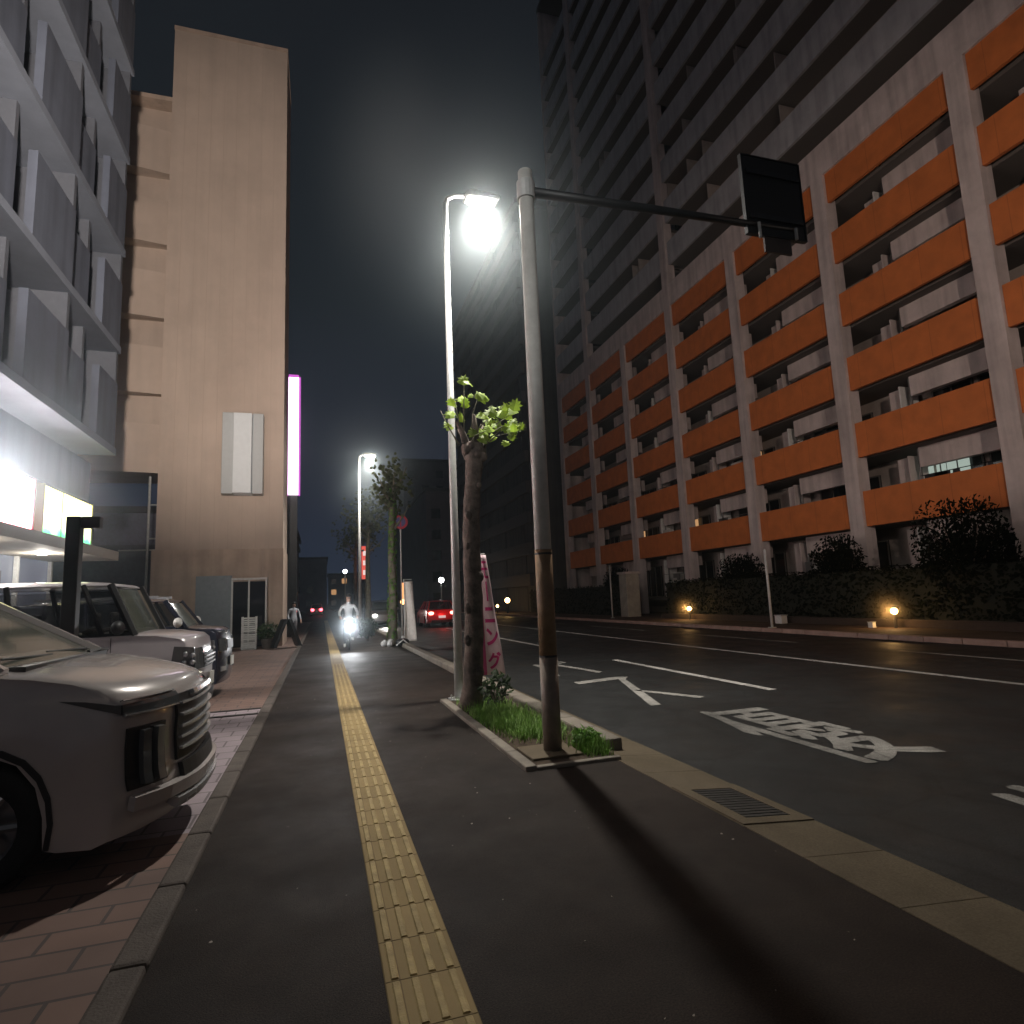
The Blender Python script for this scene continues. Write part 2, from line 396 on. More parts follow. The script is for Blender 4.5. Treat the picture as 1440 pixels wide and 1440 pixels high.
tag(b.build('grass', mg, fix=False), 'patchy bright green grass growing in the planting bed', 'grass', kind='stuff')

def leaf_shape(b, c, n, up, size, lobes=True):
    """a lobed leaf polygon centred on c with normal n"""
    n = Vector(n).normalized(); u = Vector(up) - n*Vector(up).dot(n); u.normalize(); w_ = n.cross(u)
    if lobes: pr = [(0,-.5),(.28,-.42),(.5,-.28),(.34,-.05),(.62,.12),(.32,.18),(.34,.42),(.12,.34),(0,.62),(-.12,.34),(-.34,.42),(-.32,.18),(-.62,.12),(-.34,-.05),(-.5,-.28),(-.28,-.42)]
    else: pr = [(0,-.5),(.22,-.25),(.28,.05),(.16,.35),(0,.6),(-.16,.35),(-.28,.05),(-.22,-.25)]
    pts = [Vector(c)+n*.05*size]; 
    for (x,y) in pr: pts.append(Vector(c) + (w_*x + u*y)*size - n*.12*size*abs(x)*2)
    k = len(pr); b.add(pts, [(0, 1+i, 1+(i+1)%k) for i in range(k)])

def leaf_mat(name, c):
    m = bpy.data.materials.new(name); m.use_nodes = True; N = m.node_tree.nodes; L = m.node_tree.links
    p = N['Principled BSDF']; p.inputs['Roughness'].default_value = .6; p.inputs['Specular IOR Level'].default_value = .5 if max(c) > .03 else .03
    oi = N.new('ShaderNodeNewGeometry'); mr = N.new('ShaderNodeMapRange'); mr.inputs['To Min'].default_value = .55; mr.inputs['To Max'].default_value = 1.5
    L.new(oi.outputs['Random Per Island'], mr.inputs['Value'])
    mx = N.new('ShaderNodeMix'); mx.data_type = 'RGBA'; mx.blend_type = 'MULTIPLY'; mx.inputs[0].default_value = 1; mx.inputs[6].default_value = (*c,1); L.new(mr.outputs[0], mx.inputs[7])
    L.new(mx.outputs[2], p.inputs['Base Color'])
    tr = N.new('ShaderNodeBsdfTranslucent'); L.new(mx.outputs[2], tr.inputs['Color'])
    ms = N.new('ShaderNodeMixShader'); ms.inputs[0].default_value = .45
    L.new(p.outputs[0], ms.inputs[1]); L.new(tr.outputs[0], ms.inputs[2]); L.new(ms.outputs[0], N['Material Output'].inputs['Surface'])
    return m
M['leaf_young'] = leaf_mat('young plane leaf', (.26,.38,.04))
M['leaf_dark'] = leaf_mat('dark shrub leaf', (.035,.065,.02))
M['leaf_weed'] = leaf_mat('weed leaf', (.12,.25,.045))
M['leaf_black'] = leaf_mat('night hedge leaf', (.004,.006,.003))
M['bark'] = mat('mottled bark', (.115,.09,.075), .9, var=.75, vscale=6.5, bump=.8, bscale=18)
M['bark_pale'] = mat('pale greenish bark', (.16,.15,.105), .9, var=.4, vscale=6, bump=.7, bscale=20)

# ------------------------------------------------------------------ street tree (pollarded)
def trunk_mesh(b, x, y, h, r0, r1, lean=(0,0), n=14, seg=22, knob=.0):
    pts = []; rr = []
    for i in range(seg+1):
        t = i/seg
        pts.append((x+lean[0]*t+.025*math.sin(t*7+x), y+lean[1]*t+.02*math.sin(t*9+1), h*t-.02))
        k = r0+(r1-r0)*t
        if t < .08: k *= 1+.35*(1-t/.08)
        if t > .9: k *= 1+knob*(t-.9)/.1
        rr.append(k*(1+.05*math.sin(i*2.3)))
    b.tube(pts, rr, n); return pts
tree = thing('street_tree', 'pollarded street tree with a few bright young leaves on its bare trunk', 'tree', (1.95,8.4,0))
b = MB(); trunk_mesh(b, 0, 0, 3.72, .138, .112, (.16,0), knob=.45)
for k in range(9):
    a = k*.7; z = 3.45+.28*rnd.random()
    b.ball((.16+.12*math.cos(a), .12*math.sin(a), z), rnd.uniform(.06,.10), 8, 6)
for (sx_, sy_, ex, ey, ez) in ((.05,-.03,-.10,-.06,4.02),(.16,-.05,.14,-.12,4.12),(.24,0,.42,-.05,4.0),(.2,.08,.33,.16,4.05),(.1,.06,-.02,.2,3.98)):
    b.tube([(sx_,sy_,3.6),((sx_+ex)/2+.02,(sy_+ey)/2,(3.65+ez)/2),(ex,ey,ez)], [.062,.045,.024], 8)
for k in range(7): b.ball((.10*math.cos(k*2.1)+.1*k/7, -.10+.02*k%.03, .5+.43*k), rnd.uniform(.04,.075), 8, 6, (1,.6,1.2))
b.build('trunk', M['bark'], tree, smooth=True)
b = MB(); lb = MB()
spr = [((-.02,-.05,3.75),(-.12,-.05,4.35)), ((0,-.05,3.75),(.02,-.1,4.62)), ((.1,-.05,3.75),(.22,-.12,4.40)), ((.15,0,3.75),(.42,-.1,4.28)), ((.2,0,3.75),(.62,-.1,4.30)),
       ((.25,0,3.72),(.80,-.05,4.22)), ((.25,-.05,3.7),(.92,-.1,4.0)), ((.1,0,3.7),(.35,-.2,4.05)), ((.2,.1,3.7),(.66,.15,4.05)), ((-.05,.05,3.7),(-.3,.1,4.22)), ((.22,-.1,3.6),(.75,-.25,3.86)), ((.05,-.1,3.6),(.3,-.25,3.85))]
for (p, q) in spr:
    p = Vector(p); q = Vector(q); m_ = p.lerp(q, .5) + Vector((rnd.uniform(-.05,.05), 0, .06))
    b.tube([p, m_, q], [.014,.009,.005], 6)
    for k in range(rnd.choice((3,4,5))):
        c = p.lerp(q, rnd.uniform(.6,1.02)) + Vector((rnd.uniform(-.11,.11), rnd.uniform(-.1,.1), rnd.uniform(-.08,.1)))
        leaf_shape(lb, c, (rnd.uniform(-.5,.5), -1+rnd.uniform(-.3,.5), rnd.uniform(-.1,1.0)), (rnd.uniform(-.8,.8), 0, 1), rnd.uniform(.08,.19))
b.build('shoot', M['bark_pale'], tree, smooth=True)
lb.build('foliage', M['leaf_young'], tree, fix=False)

def leafy(root, c, rx, rz_, n, size, m, lobes=False, part='foliage'):
    b = MB()
    for i in range(n):
        th = rnd.uniform(0, 6.28); ph = math.acos(rnd.uniform(-1,1)); k = rnd.random()**.45
        p = (c[0]+rx*k*math.sin(ph)*math.cos(th), c[1]+rx*k*math.sin(ph)*math.sin(th), c[2]+rz_*k*math.cos(ph))
        leaf_shape(b, p, (rnd.uniform(-1,1), rnd.uniform(-1,.4), rnd.uniform(.1,1)), (rnd.uniform(-1,1), rnd.uniform(-1,1), rnd.uniform(-.3,1)), size*rnd.uniform(.6,1.3), lobes)
    return b.build(part, m, root, fix=False)
t = thing('bed_shrub', 'small dark leafy shrub beside the trunk under the pink banner', 'shrub', (2.22,8.0,0.01))
b = MB()
for k in range(7):
    a = k*.9; b.tube([(0,0,0),(.08*math.cos(a),.08*math.sin(a),.2),(.17*math.cos(a),.17*math.sin(a),.36)], [.008,.006,.004], 5)
b.build('stem', M['bark'], t)
leafy(t, (0,0,.30), .24, .22, 150, .085, M['leaf_dark'])
t = thing('weed_plant', 'bushy green weed growing at the pole end of the bed', 'weed', (2.46,5.72,.01))
b = MB()
for k in range(6):
    a = k*1.05; b.tube([(0,0,0),(.05*math.cos(a),.05*math.sin(a),.09),(.1*math.cos(a),.1*math.sin(a),.16)], [.005,.004,.003], 5)
b.build('stem', M['leaf_weed'], t)
leafy(t, (0,0,.10), .15, .11, 170, .06, M['leaf_weed'])

# ------------------------------------------------------------------ poles and street lamps
def lens_mat(n, s, c=(1,.97,.92)): return glow(n, c, s)
M['lamp_lens'] = lens_mat('lit lamp lens', 25)
def street_lamp(x, y, label, h=8.05, energy=1500, headx=.85, color=(1,.95,.87), r=.055, lit=True, group='street lamps along the footway'):
    t = thing('street_lamp', label, 'street lamp', (x,y,0), group=group)
    b = MB(); b.tube([(0,0,-.02),(0,0,2.4),(0,0,h)], [r*1.25,r*1.1,r*.8], 14); b.build('pole', M['galv'], t, smooth=True)
    b = MB(); b.box(-.14,.14,-.14,.14,-.02,.03)
    for sx in (-1,1):
        for sy in (-1,1): b.tube([(sx*.10,sy*.10,.02),(sx*.10,sy*.10,.07)], .014, 6)
    b.build('base_plate', M['galv'], t)
    b = MB(); b.tube([(0,0,h-.05),(.03,0,h+.10),(.15,0,h+.17),(headx-.25,0,h+.20)], [r*.8,r*.75,r*.7,r*.65], 10); b.build('arm', M['galv'], t, smooth=True)
    b = MB(); b.extr([(headx-.28,h+.17),(headx-.2,h+.27),(headx+.3,h+.24),(headx+.34,h+.19),(headx+.3,h+.155),(headx-.24,h+.145)], 'y', -.13, .13)
    hd = b.build('lamp_head', M['galv'], t, bevel=.02)
    b = MB(); b.box(headx-.18, headx+.26, -.10, .10, h+.115, h+.142); b.build('lens', M['lamp_lens'], hd)
    if lit:
        lamp('street_light', 'SPOT', (x+headx+.05, y, h+.08), energy, color, t, (x+headx-.4, y-.7, 0), .12, 120, 1.0)
        lamp('lens_glow', 'POINT', (x+headx+.05, y, h+.05), energy*.09, color, t, None, .12)
    return t
street_lamp(1.97, 9.27, 'slim grey street lamp standing beside the pollarded tree', energy=2900, headx=.60)
street_lamp(1.62, 28, 'second slim street lamp farther along the footway behind the cyclist', h=8.0, energy=2600, headx=.45)
# overhang sign pole
t = thing('sign_pole', 'thick pole with brown lower sleeve carrying the overhead sign arm', 'sign pole', (2.12,5.75,0))
b = MB(); b.tube([(0,0,.90),(0,0,3),(0,0,6.08)], [.083,.082,.078], 24); b.ball((0,0,6.08), .08, 16, 8, (1,1,.5)); b.build('shaft', M['pole_paint'], t, smooth=True)
b = MB(); b.tube([(0,0,-.02),(0,0,.90)], [.09,.0895], 24); b.build('lower_sleeve', mat('pole lower paint', (.17,.14,.115), .55, .2, var=.25, vscale=8), t, smooth=True)
b = MB(); b.tube([(0,0,.88),(0,0,1.95)], [.0865,.0865], 24); b.build('sheet_wrap', M['post_brown'], t, smooth=True)
b = MB()
for z in (.90, 1.90): b.tube([(0,0,z),(0,0,z+.02)], .0885, 24)
b.build('band', M['dark_metal'], t)
b = MB(); b.tube([(0,0,5.86),(1.5,0,5.90),(3.62,0,5.93)], [.055,.048,.040], 12); b.build('arm', M['dark_metal'], t, smooth=True)
b = MB(); b.tube([(0,0,5.76),(0,0,5.96)], .10, 16); b.build('collar', M['galv'], t)
t = thing('overhead_sign', 'dark overhead road sign hanging from the arm above the lane', 'road sign', (5.42,5.75,6.32))
b = MB(); b.box(-.43,.43,-.02,.02,-.52,.52); b.build('panel', M['black'], t, bevel=.01)
b = MB(); b.box(-.45,-.432,-.028,.028,-.535,.535).box(.432,.45,-.028,.028,-.535,.535).box(-.432,.432,-.028,.028,.522,.538).box(-.432,.432,-.028,.028,-.538,-.522)
b.build('rim', M['dark_metal'], t)
m_ = mat('sign rail', (.03,.032,.036), .5, .3)
for z in (-.3,.3): MB().box(-.40,.40,-.05,-.021,z-.03,z+.03).build('rail', m_, t)
b = MB().box(-.20,.20,-.015,.015,-.74,-.545); b.build('sub_plate', mat('sign lower plate', (.05,.035,.03), .6), t)
for (x_, z_) in ((-.3,-.6),(.25,-.55)): MB().tube([(x_,-.06,z_),(x_,-.06,-.40)], .02, 8).build('clamp', M['galv'], t)

# ------------------------------------------------------------------ banners
def banner(name, label, x, y, z0, h, wd_b, wd_t, m, ang, pole_h, text=None, edge=None, base=True, sway=.06):
    t = thing(name, label, 'banner', (x,y,0), ang)
    b = MB(); b.tube([(0,0,.0),(0,0,pole_h)], .012, 8); b.tube([(0,0,pole_h-.02),(wd_t,0,pole_h-.01)], .008, 6); b.build('pole', M['white_metal'], t)
    nx, nz = 14, 30; vs = []; fs = []
    def P(u, v):
        wd = wd_b + (wd_t-wd_b)*v
        return Vector((.015+wd*u, sway*math.sin(u*4.2+v*2.2)*(1-.3*v) - .02*math.sin(v*9)*u, z0+h*v))
    for j in range(nz+1):
        for i in range(nx+1): vs.append(P(i/nx, j/nz))
    b = MB()
    for j in range(nz):
        for i in range(nx): fs.append((j*(nx+1)+i, j*(nx+1)+i+1, (j+1)*(nx+1)+i+1, (j+1)*(nx+1)+i))
    b.add(vs, fs)
    if edge: b.mi = [1 if (k % nx) < 4 else 0 for k in range(len(fs))]
    cl = b.build('cloth', [m, edge] if edge else m, t, smooth=True)
    sd = cl.modifiers.new('Solid', 'SOLIDIFY'); sd.thickness = .003
    if text:
        for (ch, v0, v1, u0, u1, rot, off) in text:
            gm = glyph(ch, 'lettering', M['pink_ink'], u0, u1, v0, v1, 0., off, 'wall', cl, rot)
            if gm:
                bm = bmesh.new(); bm.from_mesh(gm.data)
                bmesh.ops.subdivide_edges(bm, edges=[e_ for e_ in bm.edges if e_.calc_length() > .04], cuts=3)
                bmesh.ops.triangulate(bm, faces=bm.faces); bm.to_mesh(gm.data); bm.free()
                for v in gm.data.vertices:
                    q = P(v.co.x, v.co.z); v.co = q + Vector((0,-.006,0))
    if base:
        b = MB().box(-.18,.18,-.16,.16,0.0,.10); b.build('base', M['black'], t, bevel=.03)
    return t
M['pink_ink'] = mat('pink ink', (.60,.03,.20), .7)
M['cloth_pale'] = mat('pale banner cloth', (.85,.64,.68), .85, var=.08, vscale=5)
M['cloth_pink'] = mat('pink banner edge', (.62,.09,.26), .85)
M['cloth_white'] = mat('white banner cloth', (.62,.59,.54), .85, var=.15, vscale=7)
banner('pink_banner', 'tall pale pink banner with magenta lettering behind the tree trunk', 2.24, 9.02, .36, 1.78, .36, .13, M['cloth_pale'], R(-4), 2.17,
       [('モ', .80,.95,.34,.9,0,.015), ('ー', .61,.775,.56,.66,-1,.03), ('ニ', .43,.56,.36,.9,0,.03), ('ン', .24,.385,.36,.94,0,.035), ('グ', .045,.19,.36,.92,0,.03)], M['cloth_pink'], sway=.05)
banner('white_banner', 'weathered white banner hanging beside the farther ivy covered trunk', 2.74, 21.6, .12, 2.05, .40, .28, M['cloth_white'], R(-6), 2.25, base=False)
t = thing('banner_weight', 'black and white weight bag at the foot of the white banner', 'weight bag', (2.62,21.3,0))
b = MB(); b.ball((0,0,.13), .24, 14, 8, (1,.8,.55)); b.build('bag', M['black'], t, smooth=True)
b = MB(); b.tube([(-.22,-.16,.03),(-.08,-.21,.15),(0,-.2,.22),(.08,-.21,.15),(.22,-.16,.03)], .022, 6); b.ball((0,-.17,.30), .05, 8, 6); b.build('strap', M['white_metal'], t)
b = MB()
for k in range(7): b.ball((rnd.uniform(-.16,.16), rnd.uniform(-.08,.08), .09+rnd.uniform(-.03,.08)), rnd.uniform(.07,.12), 7, 5, (1,1,.9))
o = b.build('litter_bag', M['white_metal'], None, loc=(2.18,21.6,0)); tag(o, 'crumpled white plastic bag lying left of the ivy covered trunk', 'bag')

# ------------------------------------------------------------------ apartment building across the road
apt = thing('apartment_building', 'tall apartment block with orange balcony fronts and pale pilasters', 'building', (0,0,0))
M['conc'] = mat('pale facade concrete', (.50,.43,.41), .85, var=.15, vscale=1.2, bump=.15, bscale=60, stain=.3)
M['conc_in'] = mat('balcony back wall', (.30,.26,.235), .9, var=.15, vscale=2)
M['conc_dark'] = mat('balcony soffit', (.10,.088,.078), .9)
M['orange'] = brick_mat('orange balcony paint', (.50,.142,.033), (.47,.133,.031), (.36,.10,.024), 1.48, 60, .012, .75, 0, 'yz', .3, 0)
M['grey_para'] = mat('grey parapet paint', (.36,.36,.375), .85, var=.12, vscale=1.3, stain=.25)
M['win_dark'] = mat('dark flat window', (.01,.011,.012), .12)
M['alu'] = mat('aluminium sash', (.14,.135,.13), .45, .4)
PY = [12.7+5.9*k for k in range(-2, 7)]           # pilaster centres
PY0, PY1 = PY[0]-3.5, PY[-1]+.35
XF = 20.0; TOP = 57.6
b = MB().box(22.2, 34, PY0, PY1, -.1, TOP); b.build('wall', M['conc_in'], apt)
b = MB().box(XF, 22.19, PY1, PY1+.3, 0, TOP); b.build('end_wall', M['conc'], apt)
for i, yc in enumerate(PY):
    tall = i in (5, 7)
    b = MB().box(XF-.12, XF+.42, yc-.33, yc+.33, 0, TOP if tall else 18.36)
    b.build('pilaster', M['conc'], apt)
b = MB().box(XF-.10, XF+.5, PY0, PY1, 18.37, 19.75); b.build('cornice_beam', M['conc'], apt)
ncl = 0
bays = [(PY0, PY[0]-.34)] + [(PY[i]+.34, PY[i+1]-.34) for i in range(len(PY)-1)]
acm = mat('appliance casing', (.42,.41,.38), .6, var=.1)
for k in range(7):
    zb = 3.6 + 2.72*k if k < 6 else None
for k in range(-1, 6):
    zb = 3.6 + 2.70*k
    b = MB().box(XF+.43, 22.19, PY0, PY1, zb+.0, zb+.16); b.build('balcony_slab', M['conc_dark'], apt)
    for bi, (y0, y1) in enumerate(bays):
        if k >= 0:
            MB().box(XF, XF+.14, y0, y1, zb, zb+1.36).build('balcony_parapet', M['orange'], apt)
        wd = y1-y0
        # lintel beam over most of the bay (bay starts, seen from the street, at its far end)
        if bi > 0:
            MB().box(XF+.9, XF+1.15, y0+.02, y1-wd*.34, zb+1.36+.60, zb+2.695).build('lintel', M['conc'], apt)
        else:
            MB().box(XF+.9, XF+1.15, y0+.02, y1-.5, zb+1.36+.60, zb+2.695).build('lintel', M['conc'], apt)
        if 12.0 < y1 < 40:
            MB().box(XF+1.0, XF+1.9, y1-wd*.245, y1-wd*.235, zb+.17, zb+2.5).build('partition_screen', M['white_metal'] if rnd.random()<.5 else M['conc'], apt)
            MB().box(XF+1.35, XF+1.40, y1-wd*.23, y1-wd*.10, zb+.17, zb+2.5).build('partition_panel', M['conc'], apt)
            pp = MB().tube([(XF+1.1,y1-wd*.31,zb+.17),(XF+1.1,y1-wd*.31,zb+2.69)], .05, 8); pp.build('drain_pipe', M['alu'], apt)
        lit = (k == 1 and bi == 2)
        lit2 = (k, bi) in ((0,5),(0,6),(1,5))
        for q in range(2):
            a0 = y0+.35+q*wd*.33; a1 = a0+wd*.28
            if 11 < y1:
                f = MB().box(22.12, 22.198, a0, a1, zb+.2, zb+2.25).build('window', M['win_dark'], apt)
                s_ = MB().box(22.09,22.118,a0-.03,a0+.03,zb+.2,zb+2.25).box(22.09,22.118,a1-.03,a1+.03,zb+.2,zb+2.25).box(22.09,22.118,(a0+a1)/2-.025,(a0+a1)/2+.025,zb+.2,zb+2.25).box(22.09,22.118,a0+.03,a1-.03,zb+2.2,zb+2.26)
                s_.build('sash', M['alu'], f)
        if bi > 1 and rnd.random() < .55 and y1 < 40:
            yy = rnd.uniform(y0+.6, y1-wd*.5)
            MB().box(XF+.5, XF+.8, yy, yy+.8, zb+1.05, zb+1.62).build('condenser_unit', acm, apt, bevel=.02)
        # washing poles and clutter just above the parapet
        if 0 < bi and rnd.random() < .75 and y1 < 42:
            b = MB(); b.tube([(XF+.45,y0+.3,zb+1.55),(XF+.45,y1-wd*.4,zb+1.56)], .016, 6)
            for q in range(rnd.randint(2,6)):
                yy = rnd.uniform(y0+.4, y1-wd*.45); hh = rnd.uniform(.15,.5)
                b.box(XF+.44,XF+.47,yy,yy+rnd.uniform(.12,.5),zb+1.55-hh,zb+1.56)
            b.build('laundry_rail', M['alu'] if rnd.random()<.5 else M['dark_metal'], apt)
# the lit window in the second storey, and a few warm ones
M['lit_win'] = glow('lit window', (.66,.80,.70), .5)
M['lit_warm'] = glow('warm lit window', (1.,.55,.25), .5)
zb = 3.6
y0, y1 = bays[3]
for (a0, a1) in ((15.55,16.35),(16.42,16.75),(16.9,17.45)):
    f = MB().box(22.02, 22.08, a0, a1, zb+.6, zb+2.15).build('lit_window', M['lit_win'], apt); f['label'] = 'pale lit window above the lowest orange parapet'
    MB().box(22.00, 22.018, (a0+a1)/2-.02, (a0+a1)/2+.02, zb+.6, zb+2.15).build('sash', M['alu'], f)
for (bi, k, dy) in ((5,1,1.2),(6,0,1.4),(4,1,1.0),(7,0,2.0)):
    y0, y1 = bays[bi]; zz = 3.6+2.7*k
    MB().box(21.95, 22.05, y0+dy, y0+dy+.5, zz+1.2, zz+2.2).build('lit_window', M['lit_warm'], apt)
# upper storeys
segs = [(PY0, PY[5]-.34), (PY[5]+.34, PY[7]-.34), (PY[7]+.34, PY1)]
for k in range(12):
    zb = 20.98 + 2.70*k
    if zb > TOP-1.6: break
    for (y0, y1) in segs:
        MB().box(XF+.02, XF+.16, y0, y1, zb, zb+1.42).build('upper_parapet', M['grey_para'], apt)
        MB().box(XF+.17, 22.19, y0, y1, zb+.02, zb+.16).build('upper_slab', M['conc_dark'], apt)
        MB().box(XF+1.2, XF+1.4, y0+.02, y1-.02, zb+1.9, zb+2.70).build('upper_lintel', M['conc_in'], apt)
    yy = PY0+1.
    while yy < PY1-3 and k < 9:
        if yy > 9: MB().box(22.10, 22.19, yy, yy+1.7, zb+.2, zb+2.2).build('upper_window', M['win_dark'], apt)
        yy += rnd.choice((3.3,3.7,4.9))
    if k < 6:
        for q in range(5):
            yy = rnd.uniform(12, 42)
            MB().box(XF+.25, XF+1.9, yy, yy+.05, zb+.2, zb+2.6).build('upper_partition', M['conc_in'], apt)
MB().box(XF-.05, 34.2, PY0-.1, PY1+.31, TOP+.002, TOP+.5).build('roof', M['conc_dark'], apt)

# the darker tower beyond it
tw = thing('dark_tower', 'tall unlit tower block standing beyond the orange apartments', 'building', (0,0,0))
M['tower'] = mat('dark tower concrete', (.085,.08,.075), .9, var=.2, vscale=.6, stain=.3)
MB().box(18.6, 36, 53, 84, 0, 40).build('wall', M['tower'], tw)
for k in range(13):
    MB().box(18.2, 18.6, 53.2, 83.8, 2.4+2.9*k, 3.5+2.9*k).build('balcony_band', mat('tower band', (.11,.10,.095), .9) if k == 0 else bpy.data.materials['tower band'], tw)
MB().box(18.1, 36.4, 52.6, 84.4, 40.002, 40.6).build('roof', M['tower'], tw)
for k in range(5): MB().box(18.5, 18.66, 55+6.5*k, 56.3+6.5*k, 0, 40).build('pilaster', M['tower'], tw)

# hedge, fence and shrubs in front of it
hedge_root = thing('hedge', 'long dark clipped hedge in front of the orange apartments', 'hedge', (0,0,0))
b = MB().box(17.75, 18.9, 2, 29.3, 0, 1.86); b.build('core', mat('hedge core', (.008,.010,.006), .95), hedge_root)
b = MB()
for i in range(9000):
    y = rnd.uniform(2, 29.3); k = rnd.random()
    if k < .7: p = (17.72+rnd.uniform(-.08,.08), y, rnd.uniform(.03,1.9)); n = (-1, rnd.uniform(-.6,.6), rnd.uniform(-.2,.8))
    else: p = (rnd.uniform(17.7,18.9), y, 1.88+rnd.uniform(-.06,.14)); n = (rnd.uniform(-.5,.5), rnd.uniform(-.5,.5), 1)
    leaf_shape(b, p, n, (rnd.uniform(-1,1), rnd.uniform(-1,1), .3), rnd.uniform(.09,.17), False)
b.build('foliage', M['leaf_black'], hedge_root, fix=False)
hb = thing('hedge', 'dark clipped hedge beyond the grey gate pillar', 'hedge', (0,0,0))
MB().box(17.75, 18.9, 34.5, 52, 0, 1.9).build('core', bpy.data.materials['hedge core'], hb)
b = MB()
for i in range(2500):
    y = rnd.uniform(34.5, 52); p = (17.72+rnd.uniform(-.08,.08), y, rnd.uniform(.03,2.0))
    leaf_shape(b, p, (-1, rnd.uniform(-.6,.6), rnd.uniform(-.2,.8)), (rnd.uniform(-1,1), rnd.uniform(-1,1), .3), rnd.uniform(.1,.2), False)
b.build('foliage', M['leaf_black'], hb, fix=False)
for (y, r_, h, lab, x) in ((13.5,1.35,3.85,'large dark round shrub rising above the hedge beside the end pilaster',18.5),(18.4,.95,3.2,'dark shrub rising over the hedge beside the second pilaster',18.6),(24.2,1.1,2.95,'low dark shrub over the hedge above the warm garden lamp',18.7),(36.8,1.0,3.0,'dark shrub beyond the grey gate pillar',18.8)):
    t = thing('shrub', lab, 'shrub', (x,y,0))
    b = MB(); b.tube([(0,0,0),(.05,.04,1.0),(0,.1,h*.72)], [.09,.07,.03], 8)
    for q in range(6):
        a = q*1.05; b.tube([(0.02,.02,h*.35),(r_*.4*math.cos(a),r_*.4*math.sin(a),h*.6),(r_*.6*math.cos(a),r_*.6*math.sin(a),h*.78)], [.035,.025,.012], 6)
    b.build('trunk', M['bark'], t)
    b = MB()
    for i in range(5200):
        th = rnd.uniform(0,6.28); ph = math.acos(rnd.uniform(-1,1)); k = rnd.random()**.4
        lob = 1 + .22*math.sin(3*th+y)*math.sin(2*ph)
        p = (r_*k*lob*math.sin(ph)*math.cos(th), r_*k*lob*math.sin(ph)*math.sin(th), h*.58+(h*.42)*k*lob*math.cos(ph))
        leaf_shape(b, p, (rnd.uniform(-1,.3), rnd.uniform(-1,1), rnd.uniform(.0,1)), (rnd.uniform(-1,1), rnd.uniform(-1,1), 1), rnd.uniform(.08,.16), False)
    for q in range(14):
        a = rnd.uniform(0,6.28); rr = r_*rnd.uniform(.2,.7); z0 = h*.9
        for s_ in range(6): leaf_shape(b, (rr*math.cos(a), rr*math.sin(a), z0+.06*s_+.1*rnd.random()), (-1,rnd.uniform(-.5,.5),.3), (rnd.uniform(-1,1),0,1), .09, False)
    b.build('crown', M['leaf_black'], t, fix=False)

# low kerb wall in front of hedge, garden lamps, posts
tag(MB().box(17.35, 17.6, 2, 29.3, .03, .28).build('low_garden_wall', mat('low brown wall', (.035,.022,.017), .9, var=.2), bevel=.02), 'low brown wall under the long hedge', 'wall')
def garden_lamp(y, lab, e=40, x=17.05, s=1.):
    t = thing('garden_lamp', lab, 'garden lamp', (x,y,.04), group='warm lamps beside the hedge')
    MB().tube([(0,0,0),(0,0,.42*s)], .05*s, 10).build('post', M['dark_metal'], t)
    MB().ball((0,0,.52*s), .10*s, 12, 8).build('globe', bpy.data.materials.get('warm globe') or glow('warm globe', (1,.58,.2), 25), t, smooth=True)
    MB().tube([(0,0,.615*s),(0,0,.66*s)], [.12*s,.05*s], 12).build('cap', M['dark_metal'], t)
    lamp('garden_light', 'POINT', (x-.16,y,.55*s+.04), e, (1,.55,.2), t, size=.08)
garden_lamp(26.2, 'warm garden lamp by the hedge nearer the grey gate pillar')
garden_lamp(14.95, 'warm garden lamp by the hedge in front of the large round shrub')
for (x, y, lab, s) in ((15.6,52,'tiny warm lamp far along the hedge, taller of the cluster',2.2),(15.8,56,'tiny warm lamp far along the hedge, lower of the cluster',1.2),(14.9,58,'tiny warm lamp far along the hedge, nearest to the pink banner',2.0)):
    garden_lamp(y, lab, 14, x, s)
t = thing('road_post', 'white post on the far footway in front of the hedge', 'post', (15.05,18.1,.04))
MB().tube([(0,0,0),(0,0,2.7)], .045, 10).build('pole', M['white_metal'], t, smooth=True)
MB().box(-.10,.10,-.10,.10,0,.03).build('base', M['galv'], t)
MB().tube([(0,0,2.7),(0,0,2.76)], [.05,.02], 10).build('cap', M['white_metal'], t)
t = thing('road_post', 'thin grey post on the far footway near the gate pillar', 'post', (15.9,32.2,.04))
MB().tube([(0,0,0),(0,0,3.0)], .04, 10).build('pole', M['galv'], t, smooth=True)
MB().box(-.09,.09,-.09,.09,0,.03).build('base', M['galv'], t)
t = thing('gate_pillar', 'grey concrete gate pillar between the two hedges', 'pillar', (17.4,32.8,.04))
MB().box(-.42,.42,-.45,.45,0,2.5).build('shaft', mat('pillar concrete', (.30,.28,.24), .85, var=.25, vscale=2), t, bevel=.02)
MB().box(-.50,.50,-.53,.53,2.502,2.62).build('cap', M['conc'], t, bevel=.02)
t = thing('utility_box', 'small white utility box low beside the white post', 'utility box', (16.95,19.85,.04))
MB().box(-.14,.14,-.18,.18,.0,.30).build('casing', M['white_metal'], t, bevel=.015)
MB().box(-.16,.16,-.20,.20,.302,.33).build('lid', M['galv'], t)
t = thing('utility_box', 'tiny pale marker box in front of the lamp by the round shrub', 'utility box', (16.75,15.55,.04))
MB().box(-.07,.07,-.09,.09,.0,.17).build('casing', M['white_metal'], t, bevel=.01)
MB().box(-.08,.08,-.10,.10,.172,.19).build('lid', M['galv'], t)

